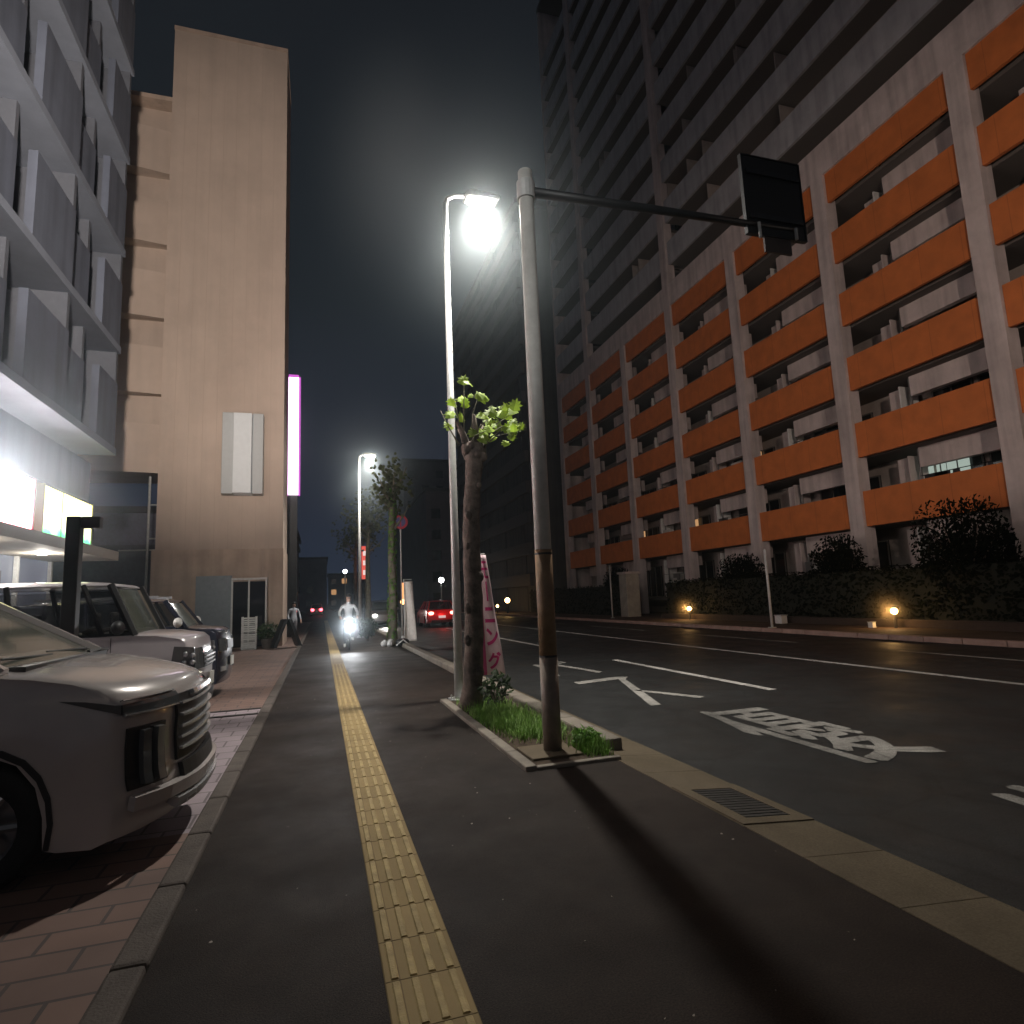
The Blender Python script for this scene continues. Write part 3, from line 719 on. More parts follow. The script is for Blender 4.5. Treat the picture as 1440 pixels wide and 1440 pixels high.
# ------------------------------------------------------------------ beige tower building (left)
bt = thing('beige_tower', 'plain beige stair tower rising beside the parking lot', 'building', (0,0,0))
M['beige'] = mat('beige tile cladding', (.485,.395,.33), .75, var=.10, vscale=.5, bump=.1, bscale=50, stain=.07)
M['beige2'] = mat('beige plinth stone', (.48,.375,.30), .8, var=.12, vscale=1.5, stain=.2)
M['groove'] = mat('panel groove', (.435,.35,.29), .9)
MB().box(-6.0, -1.48, 26.0, 29.0, 3.78, 26.1).build('wall', M['beige'], bt)
b = MB()
for k in range(1, 9): b.box(-6.0+.5*k-.008, -6.0+.5*k+.008, 25.994, 26.02, 3.8, 26.09)
b.build('panel_joint', M['groove'], bt)
MB().box(-6.02,-1.46,25.97,29.02,26.102,26.28).build('roof_coping', M['beige2'], bt)
MB().box(-6.1, -1.45, 25.9, 29.05, -.1, 3.775).build('plinth', M['beige2'], bt)
b = MB()
for z in (1.2, 2.45): b.box(-6.1,-1.46,25.893,25.91,z-.012,z+.012)
for x in (-5.4,-4.75,-2.2): b.box(x-.012,x+.012,25.893,25.91,0,3.77)
b.build('plinth_joint', M['groove'], bt)
MB().box(-4.55,-3.3,25.82,25.9,0,2.75).build('shutter_door', mat('grey blue shutter', (.22,.25,.27), .6, .2, var=.1), bt)
gd = MB().box(-3.25,-2.05,25.84,25.895,0,2.5).build('glass_door', M['glass'], bt)
b = MB()
for x in (-3.28,-2.68,-2.06): b.box(x-.03,x+.03,25.80,25.838,0,2.55)
b.box(-3.31,-2.03,25.80,25.838,2.56,2.64); b.build('frame', M['white_metal'], gd)
ws = thing('wall_sign', 'grey three panel sign box fixed high on the beige tower', 'sign', (-3.0,25.6,8.2))
pan = mat('grey sign face', (.42,.45,.46), .5, var=.05)
pal = mat('pale sign face', (.60,.64,.66), .4, var=.05, emit=(.6,.66,.7), estr=.05)
MB().box(-.72,-.30,-.10,.39,-2.3,.95).build('side_panel', pan, ws, bevel=.02)
MB().box(.38,.78,-.10,.39,-2.3,.95).build('side_panel', pan, ws, bevel=.02)
MB().box(-.295,.375,-.30,.39,-2.3,.90).build('centre_panel', pal, ws, bevel=.02)
# wing with stacked balconies
wg = thing('balcony_wing', 'beige stack of curved balconies joining the tower to the grey block', 'building', (0,0,0))
MB().box(-11, -6.02, 26.95, 29, 6.9, 22.9).build('wall', M['beige'], wg)
for k in range(5):
    zb = 6.9+3.2*k
    pts = []
    n = 10
    MB().box(-11,-6.02,26.5,26.949,zb,zb+.18).build('balcony_slab', M['beige'], wg)
    b = MB()
    for q in range(n):                       # bowed parapet
        a0 = -11+4.98*q/n; a1 = -11+4.98*(q+1)/n
        f0 = 26.5-.32*math.sin(math.pi*q/n); f1 = 26.5-.32*math.sin(math.pi*(q+1)/n)
        b.quad((a0,f0,zb-.05),(a1,f1,zb-.05),(a1,f1,zb+1.9),(a0,f0,zb+1.9)); b.quad((a0,f0,zb-.05),(a1,f1,zb-.05),(a1,26.6,zb-.05),(a0,26.6,zb-.05)); b.quad((a0,f0,zb+1.9),(a1,f1,zb+1.9),(a1,26.6,zb+1.9),(a0,26.6,zb+1.9))
    b.build('balcony_parapet', M['beige'], wg, fix=False, smooth=False)
MB().box(-11,-6.02,26.3,29,22.902,23.1).build('roof', M['beige2'], wg)
# gap below the wing: dark wall, pipe rack
sc_ = thing('pipe_rack', 'pale metal mast with cross rails in the gap under the balconies', 'rack', (-6.55,27.2,0))
MB().tube([(0,0,0),(0,0,6.85)], .05, 8).build('mast', M['galv'], sc_)
for z in (3.9,4.35,5.7): MB().tube([(-1.0 if z == 3.9 else 0,0,z),(.5,0,z)], .03, 8).build('rail', M['galv'], sc_)
t = thing('back_lot_wall', 'dark grey wall closing the gap behind the pipe rack', 'wall', (0,0,0))
MB().box(-9.5,-6.12,29.2,29.5,0,4.3).build('panel', mat('dark blue grey wall', (.09,.10,.12), .8, var=.2), t)

# ------------------------------------------------------------------ grey building with shop (left)
gb = thing('grey_block', 'grey apartment block with stepped balconies above a lit shop', 'building', (0,0,0))
M['grey_wall'] = mat('grey facade', (.095,.112,.15), .85, var=.12, vscale=1.2, bump=.1, bscale=40, stain=.3)
M['grey_soffit'] = mat('grey soffit', (.165,.19,.235), .85, var=.12, vscale=1.5)
M['grey_lt'] = mat('light grey fin', (.085,.095,.115), .85, var=.1)
M['grey_dk'] = mat('dark recess', (.05,.052,.058), .9)
GX = -6.5
MB().box(-16, -7.4, 8, 20.5, 0, 42).build('wall', M['grey_wall'], gb)
MB().box(-7.4, GX, 8, 20.5, 4.75, 5.9).build('fascia', M['grey_wall'], gb)
for k in range(12):
    zb = 5.9+3.0*k
    MB().box(-7.39,-5.55,8,19.4,zb+.002,zb+.2).build('balcony_slab', M['grey_soffit'], gb)
    for (y0, y1, dx) in ((8,11,0),(11.15,13.5,.3),(13.65,15.7,0),(15.85,17.6,.3),(17.75,19.25,0)):
        MB().box(-5.72-dx,-5.55-dx,y0,y1,zb+.202,zb+2.05).build('balcony_parapet', M['grey_wall'], gb)
        MB().box(-7.39,-5.62-dx,y1+.005,y1+.145,zb+.202,zb+3.0).build('fin', M['grey_lt'], gb)
        MB().box(-7.396,-7.3,y0+.5,y1-.5,zb+.25,zb+2.35).build('window', M['win_dark'], gb)
MB().box(-16.2,-5.5,7.9,20.6,42.002,42.5).build('roof', M['grey_dk'], gb)
# shop floor
MB().box(-7.38,-5.7,8,20.6,3.02,3.28).build('canopy', mat('canopy beige', (.50,.45,.38), .7), gb)
sf = MB().box(-7.395,-7.3,9,20.2,.1,3.0).build('shop_front', mat('shop front glass', (.10,.11,.13), .15, emit=(.62,.66,.85), estr=.16), gb)
b = MB()
for y in (9,12.4,15.6,18.2,20.2): b.box(-7.29,-7.2,y-.05,y+.05,.1,3.0)
b.build('frame', M['white_metal'], sf)
MB().box(-7.29,-7.22,16.0,17.4,1.5,2.6).build('notice_board', M['grey_dk'], gb)
for y in (10.5, 14.0, 17.6):
    cl_ = MB().tube([(-6.5,y,3.015),(-6.5,y,2.97)], .10, 14).build('canopy_light', glow('downlight', (1,.95,.88), 6) if y == 10.5 else bpy.data.materials['downlight'], gb)
    lamp('downlight', 'POINT', (-6.5,y,2.85), 60, (1,.94,.86), None, size=.1)
# lit sign boxes
def sign_mat(name, top, mid, bot, s, z0, z1):
    m = bpy.data.materials.new(name); m.use_nodes = True; N = m.node_tree.nodes; L = m.node_tree.links; p = N['Principled BSDF']
    g = N.new('ShaderNodeNewGeometry'); x = N.new('ShaderNodeSeparateXYZ'); L.new(g.outputs['Position'], x.inputs[0])
    n = N.new('ShaderNodeTexNoise'); n.inputs['Scale'].default_value = 2.2; n.inputs['Detail'].default_value = 3; L.new(g.outputs['Position'], n.inputs['Vector'])
    ad = N.new('ShaderNodeMath'); ad.operation = 'MULTIPLY_ADD'; ad.inputs[1].default_value = .55; L.new(n.outputs['Fac'], ad.inputs[0]); L.new(x.outputs['Z'], ad.inputs[2])
    mr = N.new('ShaderNodeMapRange'); mr.inputs['From Min'].default_value = z0+.27; mr.inputs['From Max'].default_value = z1+.27; L.new(ad.outputs[0], mr.inputs['Value'])
    cr = N.new('ShaderNodeValToRGB'); cr.color_ramp.elements[0].color = (*bot,1); cr.color_ramp.elements[0].position = .08; cr.color_ramp.elements[1].color = (*top,1)
    e = cr.color_ramp.elements.new(.36); e.color = (*mid,1); L.new(mr.outputs[0], cr.inputs[0])
    L.new(cr.outputs[0], p.inputs['Emission Color']); p.inputs['Emission Strength'].default_value = s; p.inputs['Base Color'].default_value = (.05,.05,.05,1)
    return m
def sign_box(lab, y0, y1, m, frame, div):
    t = thing('shop_sign', lab, 'shop sign', (GX,y0,3.38))
    MB().box(.03,.22,0,y1-y0,0,1.2).build('face', m, t)
    b = MB().box(.0,.24,-.06,-.002,-.04,1.24).box(0,.24,y1-y0+.002,y1-y0+.06,-.04,1.24).box(0,.24,-.002,y1-y0+.002,-.05,-.002).box(0,.02,-.002,y1-y0+.002,1.202,1.25)
    for d in div: b.box(.221,.23,d-.012,d+.012,0,1.2)
    b.build('frame', frame, t)
sign_box('glowing white shop sign with pink lower edge above the canopy', 9.0, 16.35, sign_mat('white sign face', (1,.98,.93), (1,.93,.86), (1,.22,.28), 24, 3.38, 4.58), mat('pink sign frame', (.45,.12,.15), .6), (2.4,4.9))
sign_box('glowing yellow shop sign with green lower edge beside the white one', 16.9, 20.1, sign_mat('yellow sign face', (.85,.82,.32), (.95,.93,.62), (.10,.62,.28), 3.0, 3.38, 4.58), mat('yellow sign frame', (.25,.24,.06), .6), (1.1,))
# bracket post in the lot
t = thing('bracket_post', 'dark square post with a short top arm between the parked vehicles', 'post', (-2.49,7.5,LZ))
MB().box(-.065,.065,-.065,.065,0,2.56).build('upright', M['dark_metal'], t, bevel=.01)
MB().box(.066,.24,-.05,.05,2.44,2.56).build('arm', M['dark_metal'], t, bevel=.01)
MB().box(-.12,.12,-.12,.12,0,.02).build('base_plate', M['dark_metal'], t)

# ------------------------------------------------------------------ neon sign and far left buildings
t = thing('neon_sign', 'glowing white vertical sign with magenta edges beyond the tower', 'sign', (-1.36,32,0))
MB().box(-.24,.24,-.15,.15,7.0,13.05).build('tube_face', glow('neon face', (1,.86,1), 3.2), t)
MB().box(-.33,-.242,-.13,.13,6.95,13.1).box(.242,.33,-.13,.13,6.95,13.1).box(-.24,.24,-.13,.13,13.052,13.2).build('edge', glow('neon edge', (.75,.12,.75), .9), t)
MB().box(-.62,.2,.16,.34,0,13.3).build('mast', M['dark_metal'], t)
fl = thing('far_shop', 'low dark building behind the glowing vertical sign', 'building', (0,0,0))
MB().box(-14,-2.0,33,58,0,6.2).build('wall', mat('far blue wall', (.12,.13,.17), .85, var=.2), fl)
for k in range(5): MB().box(-1.998,-1.95,34.5+4.6*k,37+4.6*k,1,2.6).build('window', M['win_dark'], fl)
MB().box(-14.2,-1.8,32.8,58.2,6.202,6.5).build('roof', M['grey_dk'], fl)

# ------------------------------------------------------------------ vehicles
def paintm(name, c, rough=.28, metal=.3, var=.06): return mat(name, c, rough, metal, var=var, vscale=3, coat=.6)
M['head_glass'] = mat('headlamp glass', (.10,.105,.11), .06, .2, spec=.8)
M['cabin_glass'] = mat('tinted cabin glass', (.03,.034,.036), .05, alpha=.55, spec=.7)
M['screen_glass'] = mat('windscreen glass', (.13,.14,.115), .12, alpha=.78, spec=.8)
M['seat'] = mat('seat cloth', (.05,.047,.042), .9)
M['plate'] = mat('number plate', (.62,.62,.55), .5)

class Car:
    """x forward (nose near 0), y left, z up. outline = list of (x,z) of the lower body."""
    def __init__(s, name, label, cat, loc, paint, outline, half, nose_k, wheels, wr, cab, rz=0., crown=.03, group=None):
        s.o = outline; s.h = half; s.k = nose_k; s.root = thing(name, label, cat, loc, rz, group)
        s.zmax = max(z for x, z in outline); s.L = -min(x for x, z in outline); s.crown = crown
        b = MB(); n = len(outline)
        ys = [-half, -half+.012, -half+.05, -half*.8, -half*.55, -half*.28, 0, half*.28, half*.55, half*.8, half-.05, half-.012, half]
        cx = sum(x for x, z in outline)/n; cz = sum(z for x, z in outline)/n
        for y in ys:
            e = max(0, (abs(y)-(half-.05))/.05); ins = .028*e*e
            for (x, z) in outline:
                X = x + s.shift(x, y); Z = z + s.cr(x, z, y)
                d = math.hypot(x-cx, z-cz); X -= (x-cx)/d*ins*(1 if z > .3 else .2); Z -= (z-cz)/d*ins*(1 if z > .6 else 0)
                b.v.append((X, y, Z))
        for j in range(len(ys)-1):
            for i in range(n):
                b.f.append([j*n+i, j*n+(i+1)%n, (j+1)*n+(i+1)%n, (j+1)*n+i]); b.mi.append(0)
        b.f.append(list(range(n))); b.mi.append(0); b.f.append([(len(ys)-1)*n+i for i in range(n)][::-1]); b.mi.append(0)
        s.body = b.build('body', paint, s.root)
        me = s.body.data
        me.polygons.foreach_set('use_smooth', [True]*len(me.polygons))
        md = s.body.modifiers.new('Edge', 'EDGE_SPLIT'); md.split_angle = R(38)
        s.paint = paint
        # wheels
        for (wx, sd) in [(wx, sd) for wx in wheels for sd in (-1, 1)]:
            ty = MB(); y0 = sd*(half-.23); y1 = sd*(half-.015)
            prof = [(wr*.62,0),(wr*.9,0),(wr*.98,.02),(wr,.05),(wr,.165),(wr*.98,.195),(wr*.9,.215),(wr*.62,.205)]
            N_ = 28; vs = []
            for i in range(N_):
                a = 2*math.pi*i/N_
                for (r_, t_) in prof: vs.append((wx+r_*math.cos(a), y0+(y1-y0)*t_/.215, wr+r_*math.sin(a)))
            fs = []; q = len(prof)
            for i in range(N_):
                for j in range(q): fs.append((i*q+j, i*q+(j+1)%q, ((i+1)%N_)*q+(j+1)%q, ((i+1)%N_)*q+j))
            ty.add(vs, fs)
            wobj = bpy.data.objects.new('wheel', None); col.objects.link(wobj); wobj.parent = s.root; wobj.empty_display_size = .1
            ty.build('tyre', M['rubber'], wobj, smooth=True)
            rm = MB(); yr = sd*(half-.035)
            rm.tube([(wx,sd*(half-.16),wr),(wx,sd*(half-.15),wr)], wr*.63, 24)
            for k in range(7):
                a = k*2*math.pi/7; ca, sa = math.cos(a), math.sin(a)
                rm.tube([(wx+.05*ca, yr, wr+.05*sa), (wx+wr*.6*ca, yr-sd*.02, wr+wr*.6*sa)], [.026,.022], 6)
            rm.tube([(wx,yr-sd*.03,wr),(wx,yr+sd*.012,wr)], .06, 12)
            vs = []; fs = []
            for i in range(28):
                a = 2*math.pi*i/28
                for (r_, yy) in ((wr*.57,yr-sd*.03),(wr*.63,yr+sd*.005),(wr*.645,yr-sd*.03)): vs.append((wx+r_*math.cos(a), yy, wr+r_*math.sin(a)))
            for i in range(28):
                for j in range(2): fs.append((i*3+j, i*3+j+1, ((i+1)%28)*3+j+1, ((i+1)%28)*3+j))
            rm.add(vs, fs); rm.build('rim', M['rim'], wobj)
        # dark underbody / wheel wells
        zz = .24
        MB().box(-s.L+.25, -.25, -half+.25, half-.25, zz, zz+.45).build('underbody', M['black'], s.root)
        # cabin
        s.cab = cab
        xb0, xb1, xr0, xr1, zb, zr, wb, wt = cab
        def lerp(a, c, t): return a+(c-a)*t
        def C(fr, sd, t, y=None):
            """fr 0 front..1 rear at height t (0 belt .. 1 roof)"""
            return Vector((lerp(lerp(xb0,xr0,t), lerp(xb1,xr1,t), fr), sd*lerp(wb,wt,t), lerp(zb,zr,t)))
        s.C = C
        # roof: slightly domed
        b = MB(); nx, ny = 10, 8; vs = []
        for layer in (0, 1):
            for i in range(nx+1):
                for j in range(ny+1):
                    u = i/nx; v = -1+2*j/ny
                    p = C(u, v, .94 if layer == 0 else 1.0)
                    if layer: p.z += .055*(1-v*v)*(1-(2*u-1)**4) - .02*(v**6)
                    vs.append(p)
        st = (nx+1)*(ny+1); fs = []
        for i in range(nx):
            for j in range(ny):
                a = i*(ny+1)+j
                fs.append((st+a, st+a+1, st+a+ny+2, st+a+ny+1)); fs.append((a, a+ny+1, a+ny+2, a+1))
        for i in range(nx):
            for j in (0, ny):
                a = i*(ny+1)+j; fs.append((a, a+ny+1, st+a+ny+1, st+a))
        for j in range(ny):
            for i in (0, nx):
                a = i*(ny+1)+j; fs.append((a, a+1, st+a+1, st+a))
        b.add(vs, fs); b.build('roof', paint, s.root, smooth=False, bevel=.02)
    def shift(s, x, y):
        w_ = min(1, max(0, (x+1.0)/1.0)) if x < 0 else 1
        wr = min(1, max(0, (-x-(s.L-.6))/.6))
        return -s.k*(abs(y)/s.h)**2.9*w_*w_ + .6*s.k*(abs(y)/s.h)**3.2*wr
    def cr(s, x, z, y):
        return s.crown*(1-(y/s.h)**2) if z > s.zmax-.45 and z > .85 else 0
    def xfront(s, z):
        best = None; n = len(s.o)
        for i in range(n):
            (x0,z0),(x1,z1) = s.o[i], s.o[(i+1)%n]
            if (z0-z)*(z1-z) <= 0 and abs(z1-z0) > 1e-6:
                x = x0+(x1-x0)*(z-z0)/(z1-z0)
                if best is None or x > best: best = x
        return best if best is not None else 0
    def patch(s, name, m, y0, y1, z0, z1, off=.012, nu=8, nv=4, parent=None, z0b=None, z1b=None):
        """panel hugging the nose; z may differ at the y1 end"""
        z0b = z0 if z0b is None else z0b; z1b = z1 if z1b is None else z1b
        b = MB(); vs = []
        for i in range(nu+1):
            t = i/nu; y = y0+(y1-y0)*t; a = z0+(z0b-z0)*t; c = z1+(z1b-z1)*t
            for j in range(nv+1):
                z = a+(c-a)*j/nv; x = s.xfront(z); x += s.shift(x, y)
                vs.append((x+off, y + (math.copysign(off*.6, y) if abs(y) > s.h*.7 else 0), z))
        fs = []
        for i in range(nu):
            for j in range(nv): fs.append((i*(nv+1)+j, (i+1)*(nv+1)+j, (i+1)*(nv+1)+j+1, i*(nv+1)+j+1))
        b.add(vs, fs)
        o = b.build(name, m, parent or s.root); sd = o.modifiers.new('Solid','SOLIDIFY'); sd.thickness = off*1.6; sd.offset = 0
        return o
    def side(s, name, m, pts, sd, off=.006, parent=None):
        b = MB(); y = sd*(s.h+off)
        vs = [(x+s.shift(x, s.h), y, z) for x, z in pts]
        return MB().extr([(x+s.shift(x, s.h*.98), z) for x, z in pts], 'y', sd*(s.h-.02), y).build(name, m, parent or s.root)
    def glass(s, fr_list, t0=.05, t1=.90, gm=None, pill=None):
        C = s.C; gm = gm or M['cabin_glass']; pill = pill or s.paint
        def bar(p0, p1, r0, name='pillar', m=None): MB().tube([p0, p1], r0, 6).build(name, m or pill, s.root)
        for sd in (-1, 1):
            for i in range(len(fr_list)-1):
                a, c = fr_list[i], fr_list[i+1]
                q = [C(a+.008,sd,t0), C(c-.008,sd,t0), C(c-.008,sd,t1), C(a+.008,sd,t1)]
                MB().quad(*q).build('side_window', gm, s.root)
            for i, a in enumerate(fr_list):
                bar(C(a,sd,-.02), C(a,sd,.97), .045 if i in (0, len(fr_list)-1) else .03)
            MB().tube([C(0,sd,.0), C(1,sd,.0)], .035, 6).build('belt_rail', pill, s.root)
        def pane(fr, bulge, name, m):
            b = MB(); nx, nz = 10, 5; vs = []
            for j in range(nz+1):
                for i in range(nx+1):
                    v = -1+2*i/nx; t = t0-.03+(t1+.02-t0)*j/nz; p = C(fr, v*.95, t); p.x += bulge*(1-v*v); vs.append(p)
            fs = [(j*(nx+1)+i, j*(nx+1)+i+1, (j+1)*(nx+1)+i+1, (j+1)*(nx+1)+i) for j in range(nz) for i in range(nx)]
            b.add(vs, fs); return b.build(name, m, s.root, smooth=True)
        pane(0, .07, 'windscreen', M['screen_glass']); pane(1, -.03, 'rear_window', gm)
    def seats(s, xs, z=.75, top=1.35):
        for x in xs:
            for y in (-.36,.36):
                MB().box(x-.12,x+.02,y-.22,y+.22,z,top).box(x-.08,x,y-.12,y+.12,top+.02,top+.2).build('seat', M['seat'], s.root, bevel=.04)
    def mirror(s, x, z, m=None, sides=(-1,1)):
        for sd in sides:
            mo_ = MB().ball((x, sd*(s.h+.10), z), .1, 12, 8, (.7,1.15,.85)).build('mirror', m or s.paint, s.root, smooth=True)
            MB().tube([(x, sd*(s.h-.03), z-.06),(x, sd*(s.h+.06), z-.04)], .025, 6).build('stalk', M['black'], mo_)
def arch(cx, cz, r_, z, n=9):
    """wheel arch points from the front side over the top to the rear, at underside height z"""
    a0 = math.asin((z-cz)/r_) if abs((z-cz)/r_) < 1 else 0
    return [(cx+r_*math.cos(a), cz+r_*math.sin(a)) for a in [a0+(math.pi-2*a0)*i/n for i in range(n+1)]]

# --- white people carrier in front
W1 = paintm('pearl silver paint', (.47,.435,.42), .25, .15)
out1 = [(-.22,.19),(-.06,.22),(.0,.32),(.02,.45),(-.005,.56),(-.02,.72),(-.01,.86),(-.03,.98),(-.08,1.035),(-.20,1.085),(-.42,1.135),(-.70,1.18),(-.92,1.205),(-1.2,1.225),(-2.4,1.235),(-4.5,1.22),(-4.72,1.12),(-4.78,.85),(-4.78,.5),(-4.68,.30)]
out1 += [(-4.2,.24)] + arch(-3.72,.35,.43,.24)[::-1][::-1][::-1] + [(-3.2,.24),(-1.55,.24)] + arch(-1.0,.35,.43,.22)[::-1] + [(-.5,.20)]
c1 = Car('parked_van', 'pearl silver people carrier parked nose out beside the footway', 'van', (-.86,5.22,LZ), W1, out1, .90, .30, (-1.0,-3.72), .355, (-.93,-4.70,-2.0,-4.45,1.215,1.84,.85,.70))
c1.glass([0,.20,.50,.78,1.0]); c1.seats((-2.2,-3.1)); c1.mirror(-1.25, 1.30)
MB().box(-1.35,-.98,-.78,.78,1.20,1.262).build('dashboard', M['black'], c1.root, bevel=.03)
wp = MB()
for (y0, y1) in ((.62,-.05),(-.05,-.70)): wp.tube([(-.955,y0,1.262),(-.985,y1,1.285)], [.012,.008], 6)
wp.build('wiper', M['black'], c1.root)
MB().tube([(-.90,.50,1.235),(-.86,.60,1.25),(-.86,.78,1.235)], .02, 6).build('cowl_trim', M['black'], c1.root)
MB().box(-.98,-.84,-.74,.74,1.205,1.238).build('cowl', M['black'], c1.root)
gr = c1.patch('grille', M['black'], -.52, .52, .56, .98, .012, 14, 6)
for z in (.63,.70,.77,.845,.92): c1.patch('slat', M['chrome'], -.50, .50, z-.008, z+.008, .026, 14, 1, gr)
em = c1.patch('bonnet_badge', M['chrome'], -.33, .33, .955, .985, .03, 8, 1)
for sd in (-1, 1):
    hl = c1.patch('headlight', M['head_glass'], sd*.50, sd*.885, .93, 1.0, .014, 8, 3, None, .925, .985)
    c1.side('headlight_wing', M['head_glass'], [(.0,.93),(.0,.982),(-.35,1.02),(-.55,1.035),(-.35,.99)], sd)
    for k in range(2):
        c1.patch('lamp_trim', M['chrome'], sd*.52, sd*.88, 1.006-.088*k, 1.014-.088*k, .02, 8, 1)
    fl_ = c1.patch('fog_lamp', M['black'], sd*.63, sd*.86, .48, .84, .010, 6, 6)
    for k in range(2): c1.patch('lens', M['head_glass'] if k else M['rim'], sd*(.67+.085*k), sd*(.715+.085*k), .50, .82, .03, 2, 5, fl_)
    c1.side('arch_trim', M['black'], [(p[0],p[1]) for p in arch(-1.0,.35,.46,.22,12)] + [(p[0],p[1]) for p in arch(-1.0,.35,.425,.22,12)][::-1], sd, .012)
    for fx in (-1.62,-2.9): c1.side('door_gap', M['black'], [(fx,.32),(fx,1.2),(fx-.008,1.2),(fx-.008,.32)], sd, .002)
    c1.side('door_handle', M['chrome'], [(-2.55,1.02),(-2.75,1.02),(-2.75,1.05),(-2.55,1.05)], sd, .03)
c1.patch('bumper_lip', W1, -.86, .86, .37, .45, .035, 24, 5)
c1.patch('skid_trim', M['chrome'], -.60, .60, .30, .35, .045, 12, 2)
c1.patch('lower_grille', M['black'], -.50, .50, .44, .54, .02, 10, 2)
MB().tube([(-1.95,.665,1.83),(-4.3,.665,1.86)], .02, 8).build('roof_rail', M['chrome'], c1.root)
MB().tube([(-1.95,-.665,1.83),(-4.3,-.665,1.86)], .02, 8).build('roof_rail', M['chrome'], c1.root)

# --- boxy pale minivan
W2 = paintm('pale grey paint', (.50,.46,.48), .3, .1)
out2 = [(-.16,.20),(-.04,.24),(.0,.40),(-.005,.70),(-.02,1.0),(-.05,1.14),(-.12,1.20),(-.40,1.25),(-.75,1.275),(-3.2,1.25),(-3.36,1.15),(-3.40,.8),(-3.40,.45),(-3.32,.28)]
out2 = out2[:14] + [(-3.1,.22)] + arch(-2.72,.28,.35,.22)[::-1] + [(-2.3,.22),(-1.0,.22)] + arch(-.60,.28,.35,.22)[::-1] + [(-.22,.20)]
c2 = Car('parked_minivan', 'boxy pale minivan parked between the silver carrier and the dark car', 'minivan', (-1.44,9.25,LZ), W2, out2, .74, .10, (-.60,-2.72), .28, (-.72,-3.32,-1.02,-3.22,1.265,1.90,.70,.64))
c2.glass([0,.13,.48,.78,1.0], pill=M['dark_metal']); c2.seats((-1.2,-2.1)); c2.mirror(-.86, 1.36, M['dark_metal'])
MB().box(-1.0,-.76,-.66,.66,1.27,1.32).build('dashboard', M['black'], c2.root)
gr = c2.patch('grille', M['black'], -.34, .34, .80, .98, .012, 8, 3)
for z in (.84,.89,.94): c2.patch('slat', M['chrome'], -.33, .33, z-.010, z+.010, .026, 8, 1, gr)
for sd in (-1, 1):
    c2.patch('headlight', M['head_glass'], sd*.38, sd*.72, .80, 1.06, .014, 6, 4)
    c2.side('headlight_wing', M['head_glass'], [(.06,.82),(.04,1.08),(-.22,1.10),(-.26,.86)], sd, .008)
    for (x, z) in ((-.05,.98),(-.05,.90),(-.13,1.0),(-.14,.90)):
        MB().ball((x-.02, sd*(.74), z), .035, 8, 6).build('reflector', M['chrome'], c2.root, smooth=True)
    for fx in (-.95,-1.9): c2.side('door_gap', M['black'], [(fx,.3),(fx,1.24),(fx-.008,1.24),(fx-.008,.3)], sd, .002)
    c2.side('door_handle', M['chrome'], [(-1.6,1.08),(-1.78,1.08),(-1.78,1.11),(-1.6,1.11)], sd, .025)
c2.patch('lower_grille', M['black'], -.5, .5, .36, .5, .012, 8, 2)
MB().box(.02,.04,-.17,.17,.55,.71).build('number_plate', M['plate'], c2.root)
# --- dark kei car
W3 = paintm('dark navy paint', (.028,.032,.05), .25, .3)
c3 = Car('parked_car', 'small dark navy car parked farthest along the lot row', 'car', (-1.60,12.55,LZ), W3,
         [(-.16,.22),(-.04,.26),(.0,.42),(-.005,.75),(-.02,1.0),(-.05,1.12),(-.14,1.18),(-.40,1.21),(-.60,1.24),(-3.2,1.24),(-3.34,1.15),(-3.38,.8),(-3.38,.45),(-3.3,.30),(-3.1,.24)] + arch(-2.72,.30,.37,.24)[::-1] + [(-2.3,.24),(-1.0,.24)] + arch(-.60,.30,.37,.24)[::-1] + [(-.22,.22)],
         .74, .10, (-.60,-2.72), .30, (-.62,-3.28,-.98,-3.10,1.235,1.72,.70,.62))
c3.glass([0,.2,.55,.82,1.0], pill=W3); c3.seats((-1.4,-2.2)); c3.mirror(-.72, 1.33, M['white_metal'])
c3.patch('grille', M['black'], -.34, .34, .82, .98, .012, 8, 2)
for sd in (-1, 1):
    c3.patch('headlight', M['head_glass'], sd*.42, sd*.71, .80, 1.02, .014, 6, 4)
    c3.patch('fog_lamp', M['chrome'], sd*.46, sd*.66, .46, .54, .014, 4, 2)
MB().box(.02,.04,-.17,.17,.52,.68).build('number_plate', M['plate'], c3.root)
for sd in (-1,1): MB().box(-2.9,-1.1,sd*.525-.025,sd*.525+.025,1.755,1.80).build('roof_rail', M['chrome'], c3.root)

# --- red car on the road, rear towards us (nose +Y)
W4 = paintm('red paint', (.42,.015,.02), .3, .1)
c4 = Car('red_car', 'red car with lit tail lights driving away along the road', 'car', (6.55,39.0,RZ), W4,
         [(-.2,.2),(-.02,.28),(.0,.55),(-.05,.72),(-.3,.84),(-.95,.95),(-1.2,.98),(-3.7,1.0),(-4.0,.98),(-4.12,.85),(-4.15,.55),(-4.05,.32),(-3.8,.24)] + arch(-3.3,.31,.38,.24)[::-1] + [(-2.8,.22),(-1.3,.22)] + arch(-.82,.31,.38,.22)[::-1] + [(-.35,.2)],
         .84, .18, (-.82,-3.3), .31, (-.98,-4.05,-1.75,-3.55,.975,1.48,.78,.60), rz=R(90))
c4.glass([0,.3,.62,1.0]); c4.seats((-1.9,), .6, 1.2)
tl = glow('tail lamp glow', (1,.22,.16), 9)
for sd in (-1, 1):
    MB().ball((-4.12, sd*.62, .80), .12, 12, 8, (.4,1.3,.8)).build('tail_light', tl, c4.root, smooth=True)
MB().box(-4.18,-4.15,-.2,.2,.52,.66).build('number_plate', glow('lit plate', (1,.75,.7), .6), c4.root)
MB().box(-4.19,-4.1,-.6,.6,.30,.42).build('bumper_trim', M['black'], c4.root)
